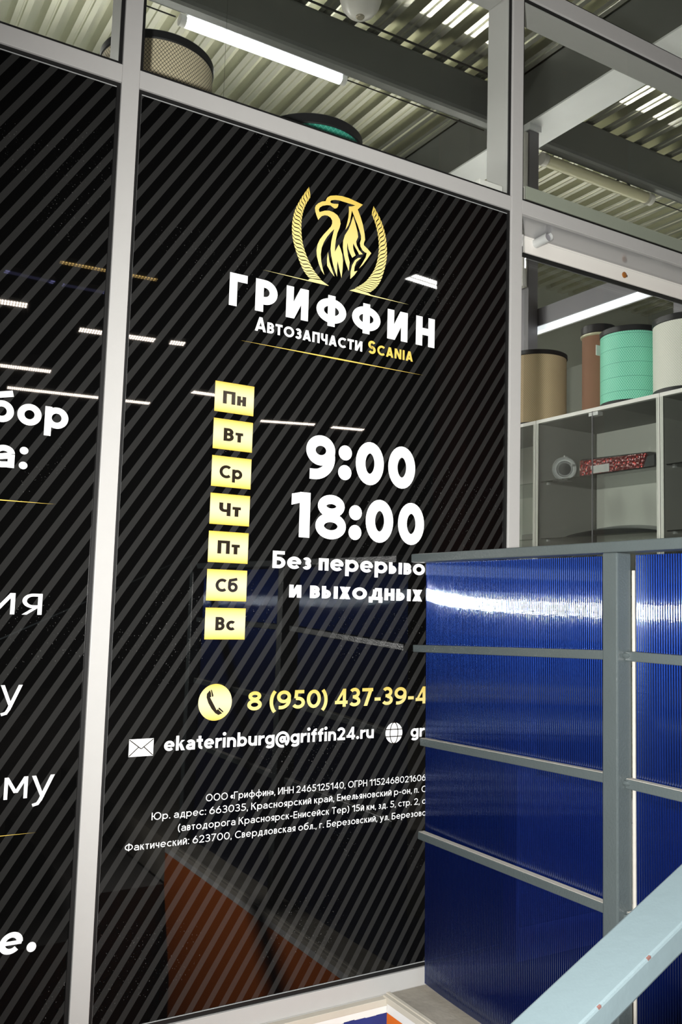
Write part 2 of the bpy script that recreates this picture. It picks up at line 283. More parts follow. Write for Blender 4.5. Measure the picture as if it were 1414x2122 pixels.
# ------------------------------------------------------------------ lettering: a geometric sans drawn with strokes
def arc(cx, cy, rx, ry, a0, a1, n=None):
    n = n or max(6, int(abs(a1 - a0) / 11)); return [(cx + rx * math.cos(math.radians(a0 + (a1 - a0) * i / n)), cy + ry * math.sin(math.radians(a0 + (a1 - a0) * i / n))) for i in range(n + 1)]
def glyph(ch, w, H, xh):
    """strokes (points, closed), filled polygons, width; H cap height, xh x-height, w stroke"""
    S = []; P = []; h = w / 2
    def st(*p): S.append((list(p), False))
    def ring(cx, cy, rx, ry): S.append((arc(cx, cy, rx - h, ry - h, 0, 360)[:-1], True))
    def up(c, T):
        W = 0.62 * T
        if c == 'Г': W = 0.55 * T; st((h, 0), (h, T - h), (W, T - h))
        elif c in 'РP':
            W = 0.62 * T + h * .3; yb = 0.33 * T + h * .2; r = (T - h - yb) / 2; st((h, 0), (h, T)); S.append(([(h, T - h)] + arc(W - h - r, (T - h + yb) / 2, r, r, 90, -90) + [(h, yb)], False))
        elif c == 'И': W = 0.74 * T; d = w * 1.15; st((h, 0), (h, T)); st((W - h, 0), (W - h, T)); P.append([(0, 0), (d, 0), (W, T), (W - d, T)])
        elif c == 'Й':
            W = up('И', T); S.append((arc(W / 2, T * 1.22, T * .14, T * .11, 180, 360), False))
        elif c == 'Н': W = 0.70 * T; st((h, 0), (h, T)); st((W - h, 0), (W - h, T)); st((h, T * .5), (W - h, T * .5))
        elif c == 'Ф': W = 0.98 * T; st((W / 2, 0), (W / 2, T)); ring(W / 2, T * .5, W / 2, T * .40)
        elif c in 'АA':
            W = 0.78 * T; d = w * 1.05; P.append([(0, 0), (d, 0), (W / 2 + d * .55, T), (W / 2 - d * .55, T)]); P.append([(W - d, 0), (W, 0), (W / 2 + d * .55, T), (W / 2 - d * .55, T)]); st((W * .22, T * .26), (W * .78, T * .26))
        elif c == 'В':
            W = 0.62 * T; ym = T * .53; r1 = (T - h - ym) / 2; r2 = (ym - h) / 2; st((h, 0), (h, T))
            S.append(([(h, T - h)] + arc(W - h - r1 - T * .03, (T - h + ym) / 2, r1, r1, 90, -90) + [(h, ym)], False)); S.append(([(h, ym)] + arc(W - h - r2, (ym + h) / 2, r2, r2, 90, -90) + [(h, h)], False))
        elif c == 'Б':
            W = 0.62 * T; ym = T * .56; r2 = (ym - h) / 2; st((h, 0), (h, T - h), (W * .93, T - h)); S.append(([(h, ym)] + arc(W - h - r2, (ym + h) / 2, r2, r2, 90, -90) + [(h, h)], False))
        elif c == 'Ь':
            W = 0.58 * T; ym = T * .58; r2 = (ym - h) / 2; st((h, 0), (h, T)); S.append(([(h, ym)] + arc(W - h - r2, (ym + h) / 2, r2, r2, 90, -90) + [(h, h)], False))
        elif c == 'Ы': W = up('Ь', T); W2 = W + w * 1.3 + T * .10; st((W2 - h, 0), (W2 - h, T)); W = W2
        elif c in 'ТT': W = 0.64 * T; st((0, T - h), (W, T - h)); st((W / 2, 0), (W / 2, T))
        elif c in 'ОO': W = 0.96 * T if T == H else 0.98 * T; ring(W / 2, T / 2, W / 2, T / 2)
        elif c == 'З':
            W = 0.56 * T; ym = T * .53; r1 = (T - h - ym) / 2; r2 = (ym - h) / 2
            S.append((arc(W * .45, (T - h + ym) / 2, W * .47 - h * .8, r1, 150, -90) + [(W * .3, ym)], False)); S.append(([(W * .3, ym)] + arc(W * .45, (ym + h) / 2, W * .55 - h, r2, 90, -150), False))
        elif c == 'П': W = 0.70 * T; st((h, 0), (h, T - h), (W - h, T - h), (W - h, 0))
        elif c == 'Ч': W = 0.64 * T; st((W - h, 0), (W - h, T)); S.append(([(h, T)] + arc(W * .42, T * .62, W * .42 - h, T * .22, 180, 270) + [(W - h, T * .40)], False))
        elif c in 'СC': W = 0.80 * T; S.append((arc(T * .48, T / 2, T * .48 - h, T / 2 - h, 48, 312, 28), False))
        elif c == 'Ю': W = 1.18 * T; st((h, 0), (h, T)); st((h, T / 2), (T * .30, T / 2)); ring(W - T * .46, T / 2, T * .46, T / 2)
        elif c in 'КK': W = 0.68 * T; d = w * 1.2; st((h, 0), (h, T)); P.append([(w * .8, T * .46), (w * .8 + d * .4, T * .60), (W - d, T), (W, T)][::1]); P.append([(T * .22, T * .56), (T * .22 + d * .8, T * .66), (W + d * .1, 0), (W - d, 0)])
        elif c in 'ЕE': W = 0.54 * T; st((W, h), (h, h), (h, T - h), (W, T - h)); st((h, T * .51), (W * .93, T * .51))
        elif c == 'М': W = 0.86 * T; d = w * 1.1; st((h, 0), (h, T)); st((W - h, 0), (W - h, T)); P.append([(0, T), (d, T), (W / 2 + d * .5, T * .28), (W / 2 - d * .5, T * .28)]); P.append([(W, T), (W - d, T), (W / 2 - d * .5, T * .28), (W / 2 + d * .5, T * .28)])
        elif c == 'Х': W = 0.70 * T; d = w * 1.2; P.append([(0, 0), (d, 0), (W, T), (W - d, T)]); P.append([(0, T), (d, T), (W, 0), (W - d, 0)])
        elif c == 'Я': W = 0.62 * T; yb = T * .38; r = (T - h - yb) / 2; st((W - h, 0), (W - h, T)); S.append(([(W - h, T - h)] + arc(h + r, (T - h + yb) / 2, r, r, 90, 270) + [(W - h, yb)], False)); P.append([(0, 0), (w * 1.15, 0), (W - h, yb), (W - h - w * 1.1, yb)])
        elif c == 'Л': W = 0.68 * T; st((W - h, 0), (W - h, T - h), (T * .20 + h, T - h)); S.append(([(T * .20 + h, T - h), (T * .19 + h, T * .45), (T * .14 + h, T * .12), (T * .08, h), (0, h)], False))
        elif c == 'S':
            W = 0.60 * T; r1 = (T * .53 - h) / 2; S.append((arc(W / 2, T - h - r1, W / 2 - h, r1, 30, 270) + arc(W / 2, h + r1 * .9, W / 2 - h, r1 * .98, 90, -150), False))
        elif c == 'N': W = 0.74 * T; d = w * 1.15; st((h, 0), (h, T)); st((W - h, 0), (W - h, T)); P.append([(0, T), (d, T), (W, 0), (W - d, 0)])
        elif c == 'I': W = w; st((h, 0), (h, T))
        return W
    x = xh; r = x / 2
    if ch in 'ГРИФНАВТОЗПЧСЮКЕБSCANI': return S, P, up(ch, H)
    if ch in 'внткпмохзгьыялчсию': return S, P, up({'в': 'В', 'н': 'Н', 'т': 'Т', 'к': 'К', 'п': 'П', 'м': 'М', 'о': 'О', 'х': 'Х', 'з': 'З', 'г': 'Г', 'ь': 'Ь', 'ы': 'Ы', 'я': 'Я', 'л': 'Л', 'ч': 'Ч', 'с': 'С', 'и': 'И', 'ю': 'Ю'}[ch], x)
    if ch == 'й': return S, P, up('Й', x)
    if ch in 'аa': W = 0.86 * x; st((W - h, 0), (W - h, x * .6)); S.append((arc(W * .5, x * .62, W * .5 - h, x * .38 - h, 150, 0), False)); S.append(([(W - h, x * .56)] + arc(W * .42, x * .30, W * .42 - h, x * .30 - h * .9, 90, 270) + [(W - h, x * .10 + h * .4)], False))
    elif ch in 'еe': W = 0.97 * x; S.append((arc(W / 2, r, W / 2 - h, r - h, 0, 318, 28), False)); P.append([(w * .5, r - w * .36), (W - h * .3, r - w * .36), (W - h * .3, r + w * .36), (w * .5, r + w * .36)])
    elif ch in 'рp': W = 0.98 * x; st((h, -H * .27), (h, x)); ring(W / 2, r, W / 2, r)
    elif ch == 'б': W = 0.98 * x; ring(W / 2, r, W / 2, r); S.append(([(h, r), (h * 1.05, x * .95), (x * .22, x * 1.20), (x * .50, H * .93), (W * .92, H * 1.0)], False))
    elif ch == 'д': W = 0.94 * x; st((W - x * .16 - h * .2, h), (W - x * .16 - h * .2, x - h), (x * .28 + h, x - h)); S.append(([(x * .28 + h, x - h), (x * .26 + h, x * .5), (x * .15 + h, h)], False)); st((0, h), (W, h)); st((h, -x * .22), (h, w)); st((W - h, -x * .22), (W - h, w))
    elif ch == 'у': W = 0.86 * x; d = w * 1.15; P.append([(0, x), (d, x), (W * .5 + d * .45, 0), (W * .5 - d * .45, 0)]); P.append([(W, x), (W - d, x), (W * .5 - d * .45 - x * .10, -x * .18), (W * .5 + d * .55 - x * .10, -x * .18)]); S.append(([(W * .5 - x * .07, -x * .12), (W * .5 - x * .17, -x * .30), (W * .5 - x * .36, -x * .36)], False))
    elif ch == 'ф': W = 1.32 * x; st((W / 2, -H * .25), (W / 2, H * 1.02)); ring(W / 2, r, W / 2, r)
    elif ch == 'k': W = 0.82 * x; d = w * 1.2; st((h, 0), (h, H * 1.04)); P.append([(w * .6, x * .42), (w * .6 + d * .4, x * .60), (W - d, x), (W, x)]); P.append([(x * .28, x * .56), (x * .28 + d * .8, x * .68), (W + d * .1, 0), (W - d, 0)])
    elif ch == 't': W = 0.60 * x; S.append(([(x * .18 + h, H * .95)] + arc(x * .18 + h + x * .22, x * .22 + h, x * .22, x * .22, 180, 280), False)); st((0, x - h), (W, x - h))
    elif ch == 'r': W = 0.58 * x; st((h, 0), (h, x)); S.append((arc(h + x * .46, x * .54, x * .46, x * .46 - h, 180, 85), False))
    elif ch == 'i': W = w * 1.15; st((W / 2, 0), (W / 2, x)); P.append(arc(W / 2, H * 1.0, w * .68, w * .68, 0, 360, 14)[:-1])
    elif ch == 'n': W = 0.90 * x; st((h, 0), (h, x)); S.append(([(h, x * .5)] + arc(W / 2, x * .56, W / 2 - h, x * .44 - h, 180, 0) + [(W - h, 0)], False))
    elif ch == 'u': W = 0.90 * x; st((W - h, 0), (W - h, x)); S.append(([(h, x)] + arc(W / 2, x * .44, W / 2 - h, x * .44 - h, 180, 360) + [(W - h, x * .5)], False))
    elif ch == 'b': W = 0.98 * x; st((h, 0), (h, H * 1.04)); ring(W / 2, r, W / 2, r)
    elif ch == 'g': W = 0.98 * x; st((W - h, x), (W - h, 0)); ring(W / 2, r, W / 2, r); S.append((arc(W / 2 + h * .0, -x * .02, W / 2 - h, x * .36 - h, 0, -150), False))
    elif ch == 'f': W = 0.60 * x; S.append(([(x * .16 + h, 0), (x * .16 + h, H * .74)] + arc(x * .16 + h + x * .26, H * .74, x * .26, H * .28 - h, 180, 80), False)); st((0, x - h), (W, x - h))
    elif ch == '@': W = 1.45 * x; S.append((arc(W / 2, x * .46, W / 2 - h * .7, x * .72, -55, 285, 34), False)); ring(W / 2, x * .46, x * .34, x * .36); S.append(([(W / 2 + x * .34 - h * .8, x * .8), (W / 2 + x * .34 - h * .8, x * .28), (W / 2 + x * .52, x * .14)], False)); S[-3:] = [([p for p in s_[0]], s_[1]) for s_ in S[-3:]]
    elif ch == '0': W = 0.77 * H; ring(W / 2, H / 2, W / 2, H / 2)
    elif ch == '1': W = 0.46 * H; st((W - h, 0), (W - h, H)); P.append([(0, H * .70), (0, H * .70 + w * .95), (W - w * .9, H), (W - h * .9, H), (W - h * .9, H * .80)])
    elif ch == '2': W = 0.66 * H; S.append((arc(W * .48, H * .68, W * .5 - h, H * .32 - h, 165, -25, 16) + [(W * .10 + h, h)], False)); st((0 + w * .1, h), (W, h))
    elif ch == '3': W = 0.64 * H; S.append((arc(W * .46, H * .745, W * .48 - h, H * .255 - h * .6, 150, -90) , False)); S.append((arc(W * .46, H * .29, W * .54 - h, H * .29 - h, 90, -150), False)); st((W * .30, H * .53), (W * .5, H * .53))
    elif ch == '4': W = 0.74 * H; d = w * 1.15; st((W * .74, 0), (W * .74, H)); st((w * .1, H * .25), (W, H * .25)); P.append([(0, H * .25 - h), (d * .9, H * .25), (W * .74 + h, H), (W * .74 - h * .9, H)])
    elif ch == '5': W = 0.66 * H; S.append(([(W * .92, H - h), (W * .16 + h, H - h), (W * .12 + h, H * .56)], False)); S.append(([(W * .12 + h, H * .56)] + arc(W * .45, H * .32, W * .55 - h, H * .32 - h, 90, -150), False))
    elif ch == '6': W = 0.70 * H; ring(W / 2, H * .33, W / 2, H * .33); S.append(([(h, H * .33), (h + W * .06, H * .55), (W * .66, H - h * .3)], False))
    elif ch == '7': W = 0.64 * H; d = w * 1.15; st((0, H - h), (W, H - h)); P.append([(W * .16, 0), (W * .16 + d, 0), (W, H), (W - d, H)])
    elif ch == '8': W = 0.74 * H; ring(W / 2, H * .295, W / 2, H * .295); ring(W / 2, H * .745, W * .44, H * .255)
    elif ch == '9': W = 0.74 * H; ring(W / 2, H * .66, W / 2, H * .34); S.append((arc(W * .30, H * .50, W * .70 - h, H * .50 - h, 12, -90, 14) + [(W * .14, h)], False))
    elif ch == ':': W = w * 1.3; P += [arc(W / 2, w * .62, w * .65, w * .65, 0, 360, 18)[:-1], arc(W / 2, max(x - w * .62, w * 2), w * .65, w * .65, 0, 360, 18)[:-1]]
    elif ch == '.': W = w * 1.3; P.append(arc(W / 2, w * .62, w * .65, w * .65, 0, 360, 14)[:-1])
    elif ch == ',': W = w * 1.2; P.append([(w * .1, w), (w * 1.2, w), (w * .7, -w * 1.4), (0, -w * 1.4)])
    elif ch == '-': W = 0.36 * H; st((0, H * .36), (W, H * .36))
    elif ch == '(': W = 0.28 * H; S.append((arc(H * .62, H * .42, H * .62 - h, H * .72, 130, 230), False))
    elif ch == ')': W = 0.28 * H; S.append((arc(W - H * .62, H * .42, H * .62 - h, H * .72, 50, -50), False))
    elif ch in '«»':
        W = 0.46 * x
        for o_ in (0, .26 * x): S.append(([(o_ + .22 * x, x * .82), (o_, x * .48), (o_ + .22 * x, x * .14)] if ch == '«' else [(o_, x * .82), (o_ + .22 * x, x * .48), (o_, x * .14)], False))
    else: raise ValueError(ch)
    return S, P, W
def ribbon(pts, w, closed):
    n = len(pts); L = []; R = []
    for i in range(n):
        p = Vector(pts[i]); a = Vector(pts[i - 1]) if (i or closed) else None; b = Vector(pts[(i + 1) % n]) if (i < n - 1 or closed) else None
        d1 = (p - a).normalized() if a is not None else None; d2 = (b - p).normalized() if b is not None else None
        if d1 is None: d1 = d2
        if d2 is None: d2 = d1
        n1 = Vector((-d1.y, d1.x)); n2 = Vector((-d2.y, d2.x)); m = n1 + n2
        m = n1 if m.length < 1e-6 else m.normalized(); k = min(1.0 / max(m.dot(n1), 0.35), 2.0)
        L.append(p + m * (w / 2 * k)); R.append(p - m * (w / 2 * k))
    return [[L[i], R[i], R[(i + 1) % n], L[(i + 1) % n]] for i in range(n if closed else n - 1)]
YT = 0.0117
def outline(chars, w, H, xh, gap, slant=0.0):
    """polygons of a line of text from x = 0, and the extent of every character"""
    x = 0.0; polys = []; ext = []
    for ch in chars:
        if ch == ' ': x += 0.30 * H; ext.append((x, x)); continue
        c, hh, xx, ww = ch, H, xh, w
        S, P, W = glyph(c, ww, hh, xx)
        lay = 0
        for pts, cl in S:
            polys += [([(p[0] + x + slant * p[1], p[1]) for p in q], lay) for q in ribbon(pts, ww, cl)]; lay += 1
        for q in P: polys.append(([(p[0] + x + slant * p[1], p[1]) for p in q], lay)); lay += 1
        ext.append((x, x + W)); x += W + gap
    return polys, ext
def lettering(name, chars, x0, x1, z, H, w, mat, parent, xh=0.72, gap=0.10, nfit=None, y=YT, slant=0.0):
    polys, ext = outline(chars, w, H, xh * H, gap * H, slant); k = (x1 - x0) / ext[(nfit or len(chars)) - 1][1]
    b = MB()
    for q, lay in polys:
        a = sum(q[i][0] * q[(i + 1) % len(q)][1] - q[(i + 1) % len(q)][0] * q[i][1] for i in range(len(q)))
        q = q if a > 0 else q[::-1]
        b.poly([(x0 + px * k, y - lay * 2.5e-5, z + pz) for px, pz in q])
    return b.build(name, mat, parent, recalc=False)
def flat(name, pts, mat, parent, y=YT):
    """flat printed shape from an outline in wall coordinates (x, z), triangulated"""
    from mathutils.geometry import tessellate_polygon
    tr = tessellate_polygon([[Vector((p[0], p[1], 0)) for p in pts]]); b = MB(); b.v = [(p[0], y, p[1]) for p in pts]
    for t in tr:
        q = [pts[i] for i in t]; a = (q[1][0] - q[0][0]) * (q[2][1] - q[0][1]) - (q[2][0] - q[0][0]) * (q[1][1] - q[0][1])
        b.f.append(tuple(t) if a > 0 else tuple(t[::-1]))
    return b.build(name, mat, parent, recalc=False)
E1=[(1.1876,1.9882),(1.1676,1.9913),(1.1455,1.9946),(1.1238,1.9946),(1.1066,1.9919),(1.0897,1.9864),(1.0814,1.9804),(1.0774,1.9736),(1.0759,1.9684),(1.0651,1.9646),(1.0548,1.9572),(1.0478,1.9496),(1.0454,1.9424),(1.0469,1.9334),(1.0509,1.923),(1.056,1.9134),(1.0604,1.9198),(1.0664,1.9266),(1.0747,1.9307),(1.0831,1.9317),(1.0917,1.9287),(1.0966,1.9224),(1.0969,1.9139),(1.0936,1.9054),(1.0845,1.8937),(1.0723,1.8784),(1.0624,1.8637),(1.0562,1.8491),(1.0537,1.8335),(1.0557,1.8172),(1.0616,1.7998),(1.0694,1.7847),(1.0785,1.7746),(1.0734,1.7893),(1.0686,1.807),(1.0665,1.8253),(1.0684,1.8426),(1.0741,1.859),(1.083,1.8753),(1.0931,1.8892),(1.1037,1.9013),(1.0996,1.8841),(1.096,1.8662),(1.0945,1.8469),(1.0973,1.8286),(1.1033,1.8073),(1.1103,1.79),(1.116,1.7784),(1.116,1.7931),(1.1151,1.8062),(1.1163,1.8197),(1.1216,1.802),(1.1293,1.7775),(1.1319,1.8024),(1.1323,1.8234),(1.1296,1.8399),(1.1242,1.8538),(1.1185,1.8639),(1.1135,1.8542),(1.1075,1.842),(1.1079,1.8595),(1.1095,1.8751),(1.1132,1.8931),(1.1191,1.908),(1.1219,1.9201),(1.1194,1.931),(1.1116,1.9405),(1.0997,1.9451),(1.0869,1.946),(1.0743,1.9427),(1.0588,1.9349),(1.0565,1.9406),(1.0594,1.947),(1.0676,1.9539),(1.08,1.959),(1.0906,1.9608),(1.0971,1.9574),(1.1036,1.9556),(1.1099,1.9592),(1.1129,1.9648),(1.1138,1.9708),(1.101,1.968),(1.0936,1.9674),(1.0886,1.9699),(1.0922,1.9747),(1.1028,1.9788),(1.1156,1.9808),(1.1329,1.9806),(1.1503,1.9804),(1.1646,1.9802),(1.1549,1.9752),(1.1451,1.9722),(1.1459,1.9609),(1.145,1.9433),(1.1416,1.927),(1.1371,1.9076),(1.1447,1.9201),(1.1497,1.9329),(1.1524,1.949),(1.1548,1.9641),(1.1634,1.9479),(1.1728,1.9309),(1.1799,1.9153),(1.1847,1.9029),(1.185,1.8933),(1.182,1.8829),(1.1841,1.8737),(1.1903,1.8655),(1.1982,1.8616),(1.2038,1.8609),(1.2008,1.8486),(1.1924,1.8332),(1.1815,1.8144),(1.1926,1.8265),(1.2054,1.8448),(1.2177,1.8638),(1.2068,1.8723),(1.1943,1.88),(1.1941,1.8858),(1.1976,1.8953),(1.1955,1.9113),(1.1892,1.9351),(1.182,1.9527),(1.1726,1.9713)]
E2=[(1.159,1.9497),(1.1521,1.9258),(1.1461,1.9108),(1.1358,1.8929),(1.131,1.8764),(1.1309,1.8592),(1.1343,1.841),(1.1403,1.8214),(1.1503,1.8004),(1.1526,1.8242),(1.1473,1.8402),(1.1434,1.8584),(1.144,1.8748),(1.1477,1.8594),(1.1536,1.8473),(1.1598,1.8382),(1.17,1.8469),(1.1642,1.8575),(1.161,1.8683),(1.1618,1.8771),(1.1682,1.868),(1.1773,1.8567),(1.1808,1.8513),(1.1917,1.8552),(1.1804,1.8632),(1.1724,1.8748),(1.1703,1.884),(1.176,1.8979),(1.1734,1.9117),(1.1673,1.9296)]
E3=[(1.1872,1.8445),(1.1778,1.8418),(1.1682,1.8335),(1.16,1.8182),(1.1562,1.8001),(1.1558,1.7806),(1.1673,1.793),(1.1767,1.807),(1.1666,1.8028),(1.1677,1.8161),(1.1727,1.8297)]
E4=[(1.0871,1.8366),(1.085,1.8182),(1.086,1.8006),(1.0966,1.787),(1.1086,1.7768),(1.1006,1.7935),(1.0926,1.8124)]
WLo=[(1.026,1.9923),(1.0044,1.9562),(0.9882,1.9195),(0.9821,1.8813),(0.986,1.8456),(1.0,1.8077),(1.0173,1.775),(1.0362,1.7563)]
WLi=[(1.032,1.9682),(1.0177,1.9411),(1.0097,1.9112),(1.0084,1.8786),(1.0137,1.843),(1.0277,1.8095),(1.0465,1.7815),(1.0689,1.7611)]
WRo=[(1.2213,1.993),(1.2447,1.9615),(1.2599,1.9262),(1.2667,1.8839),(1.2649,1.8495),(1.2521,1.8031),(1.2362,1.7756),(1.2146,1.7558)]
WRi=[(1.2153,1.971),(1.2295,1.943),(1.239,1.9065),(1.2402,1.868),(1.2308,1.8273),(1.2107,1.7941),(1.1937,1.7762),(1.1709,1.7595)]
hs1=[(0.8154,0.7458),(0.8183,0.7394),(0.8194,0.7306),(0.8164,0.7299),(0.8341,0.7005),(0.8367,0.7032),(0.8479,0.6933),(0.8386,0.6897),(0.8311,0.6939),(0.8213,0.704),(0.8127,0.7176),(0.8081,0.7299),(0.8084,0.7378)]
hs2=[(0.82,0.7466),(0.8245,0.7343),(0.8243,0.7316),(0.8211,0.7308),(0.8177,0.7465)]
hs3=[(0.8399,0.7068),(0.8508,0.6974),(0.8495,0.6947),(0.8376,0.7037)]

# ------------------------------------------------------------------ setting: floors, walls, stair well
ZC = 4.80          # underside of the steel deck
YB = 5.90          # back wall of the shop
o = MB().box(1.318, 4.6, -3.2, 0.0, -0.16, 0.0).build('floor', 'concrete'); struct(o, 'dusty concrete landing floor in front of the glazed shop front')
o = MB().box(-4.0, 9.6, 0.0, 6.1, -0.16, -0.002).build('floor', 'shop_floor'); struct(o, 'grey floor inside the shop behind the glass')
o = MB().box(-8, 14, -17, -0.06, -1.06, -0.96).build('floor', 'hall_floor'); struct(o, 'dark hall floor at the foot of the stairs')
o = empty('wall_back', (3, YB, 0)); struct(o, 'back wall of the shop, grey-green above, unseen lower part whitened to reflect in the deck')
MB().box(-4.0, 9.6, YB, YB + .2, 3.5, 5.2).build('upper_band', 'shop_wall', o); MB().box(-4.0, 9.6, YB, YB + .2, 0, 3.4995).build('bounce_band', 'wall_bounce_white', o)  # unseen lower part made white so the deck has brightness to reflect
o = MB().box(9.4, 9.6, 0.0, YB, 0, 5.2).build('wall_right', 'shop_wall'); struct(o, 'grey-green side wall of the shop')
o = MB().box(-4.0, -3.8, 0.0, YB, 0, 5.2).build('wall_left', 'shop_wall'); struct(o, 'grey-green side wall of the shop out of view')
# wall under the shop front, painted blue below a white band
wf = empty('wall_front', (0, 0, -0.96)); struct(wf, 'wall below the glazed front, blue paint under a white band and cream trim')
MB().box(-4.0, 1.303, -0.015, 0.10, -0.96, -0.034).build('blue_paint', 'blue_paint', wf)
b = MB()
n = 150                                  # ragged lower edge of the white band where the paint was brushed
xs = [-1.0 + 2.302 * i / n for i in range(n + 1)]
for i in range(n):
    e0 = -0.034 + random.uniform(-.0015, .0015); b.box(xs[i], xs[i + 1], -0.0165, 0.0, e0, -0.017)
b.build('white_band', 'white_paint', wf)
MB().box(-4.0, 1.3175, -0.019, 0.0, -0.018, -0.0015).build('cream_trim', 'cream_trim', wf, bevel=0.001)
for q in ((-4.0, -0.6205, -0.0, 4.9), (2.8875, 9.6, 0.0, 4.9), (-0.62, 2.887, 3.6205, 4.9)):
    MB().box(q[0], q[1], 0.0, 0.115, q[2], q[3]).build('plain_panel', 'front_wall', wf)
# face of the landing towards the stair well, painted orange
wl = empty('wall_landing', (1.30, -0.75, -0.96)); struct(wl, 'orange painted face of the landing above the stair well')
MB().box(1.303, 1.330, -1.50, 0.0, -0.96, -0.030).build('orange_paint', 'orange_paint', wl)
MB().box(1.3005, 1.330, -1.50, -0.019, -0.034, -0.002).build('white_band', 'white_paint', wl)
MB().box(1.2975, 1.3085, -1.50, -0.004, -0.012, 0.0025).build('edge_trim', 'cream_trim', wl, bevel=0.001)
MB().box(1.3095, 1.3205, -1.50, 0.0, -0.012, 0.0045).build('edge_trim', 'cream_trim', wl, bevel=0.001)
# stairs the photographer stands on
stp = empty('staircase', (0.3, -2.2, -0.96)); struct(stp, 'concrete stair flight rising beside the stair well to the landing')
for i in range(1, 7):
    MB().box(1.30 - .32 * i, 1.30 - .32 * (i - 1), -2.9, -1.50, -0.96, -0.155 * i + .0).build('step', 'step', stp)
# hall behind the photographer (seen only mirrored in the dark glass)
o = MB().box(-8, 14, -17.2, -17, -0.96, 6.0).build('wall_hall', 'hall_dark'); struct(o, 'dark far wall of the hall behind the stairs')
o = MB().box(-8, 14, -17, -0.3, 5.9, 6.0).build('ceiling', 'hall_dark'); struct(o, 'dark ceiling of the hall behind the stairs')
o = MB().box(4.14, 5.9, -3.6, -3.21, 0.0, 5.9).build('wall_pier', 'red_brown'); struct(o, 'red-brown wall pier beside the landing')

# ------------------------------------------------------------------ ceiling deck and steel
b = MB(); pit = 0.1875; prof = [(0, 0), (.034, 0), (.040, .012), (.050, .012), (.056, 0), (.092, 0), (.106, .095), (.1735, .095)]
pts = [(-3.0 + k * pit + a, ZC + c) for k in range(66) for a, c in prof]
for y in (0.02, YB): b.v += [(x, y, z) for x, z in pts]
m = len(pts); b.f = [(i, i + 1, m + i + 1, m + i) for i in range(m - 1)]
o = b.build('ceiling', 'deck', recalc=False); struct(o, 'galvanised corrugated steel deck ceiling of the shop')
o = MB().box(-3.8, 9.4, 2.92, 3.04, 4.48, ZC - .004).build('ceiling_beam', 'beam', bevel=0.03); struct(o, 'dark steel box beam running parallel to the glass under the deck')
b2 = empty('ceiling_beam', (4.38, 3, 4.40)); struct(b2, 'big steel box beam running away from the glass, dark side, underside coloured pale as if lit from below')
MB().box(4.231, 4.515, 0.10, YB, 4.418, ZC - .004).build('web', 'beam', b2)
MB().box(4.231, 4.530, 0.10, YB, 4.405, 4.4175).build('bottom_plate', 'beam_lit', b2)  # pale colour stands in for light reaching the underside from below
cl = empty('column', (4.28, 2.72, 0)); struct(cl, 'square steel column standing under the big beam')
MB().box(4.236, 4.324, 2.680, 2.768, 0, 4.359).build('shaft', 'alu_dark', cl)
MB().box(4.225, 4.335, 2.665, 2.785, 4.36, 4.404).build('cap_plate', 'beam_lit', cl)
MB().box(4.190, 4.232, 2.69, 2.76, 3.2, 4.34).build('bracket', 'cab_white', cl)
# inner glazed screen along the big beam: transom with a light strip under it
sn = empty('inner_screen', (4.38, 1.6, 0)); tag(sn, 'grey aluminium screen transom and post behind the display cabinets', 'partition')
MB().box(4.335, 4.40, 0.9, 4.6, 2.935, 3.06).build('transom', 'alu_dark', sn)
MB().box(4.336, 4.399, 1.48, 1.54, 0.0, 2.90).build('post', 'alu_dark', sn)
tag(MB().box(4.345, 4.40, 0.9, 4.6, 2.902, 2.934).build('light_strip', 'strip_on', sn), 'glowing white light strip under the transom')
MB().box(4.404, 4.412, 0.9, 4.6, 2.90, 2.93).build('edge_strip', 'alu', sn)
o = MB().box(4.42, 4.46, 0.3, 5.85, 0.0, 2.60).build('wall_inner', 'shop_wall'); struct(o, 'grey-green inner wall panel behind the display cabinets')

# ------------------------------------------------------------------ glazed shop front: mullions and transoms
ZB = 0.0433; Z1 = (2.100, 2.1415); Z2 = (2.7805, 2.834); ZT = 3.62
MU = [(-0.620, -0.580), (0.5355, 0.5757), (1.690, 1.7316), (2.845, 2.887)]
words = ['out of view at the far left', 'between the two striped panes', 'between the striped pane and the doorway', 'right of the doorway']
for i, (a, c) in enumerate(MU):
    z0 = 0.0
    o = MB().box(a, c, 0, 0.115, z0, ZT).build('trim_%d' % (i + 1), 'alu', bevel=0.0012); struct(o, 'silver aluminium mullion ' + words[i])
k = 5
for i in range(3):
    a, c = MU[i][1], MU[i + 1][0]; nm = ('left', 'middle', 'doorway')[i]
    for z0, z1, t in (((0.0, ZB, 'bottom rail'),) if i < 2 else ()) + ((Z1[0], Z1[1], 'transom'), (Z2[0], Z2[1], 'upper transom'), (ZT - .05, ZT, 'head rail')):
        o = MB().box(a, c, 0.0006, 0.111 if z0 > .01 else 0.10, z0, z1).build('trim_%d' % k, 'alu', bevel=0.001); struct(o, 'silver aluminium %s of the %s bay' % (t, nm)); k += 1

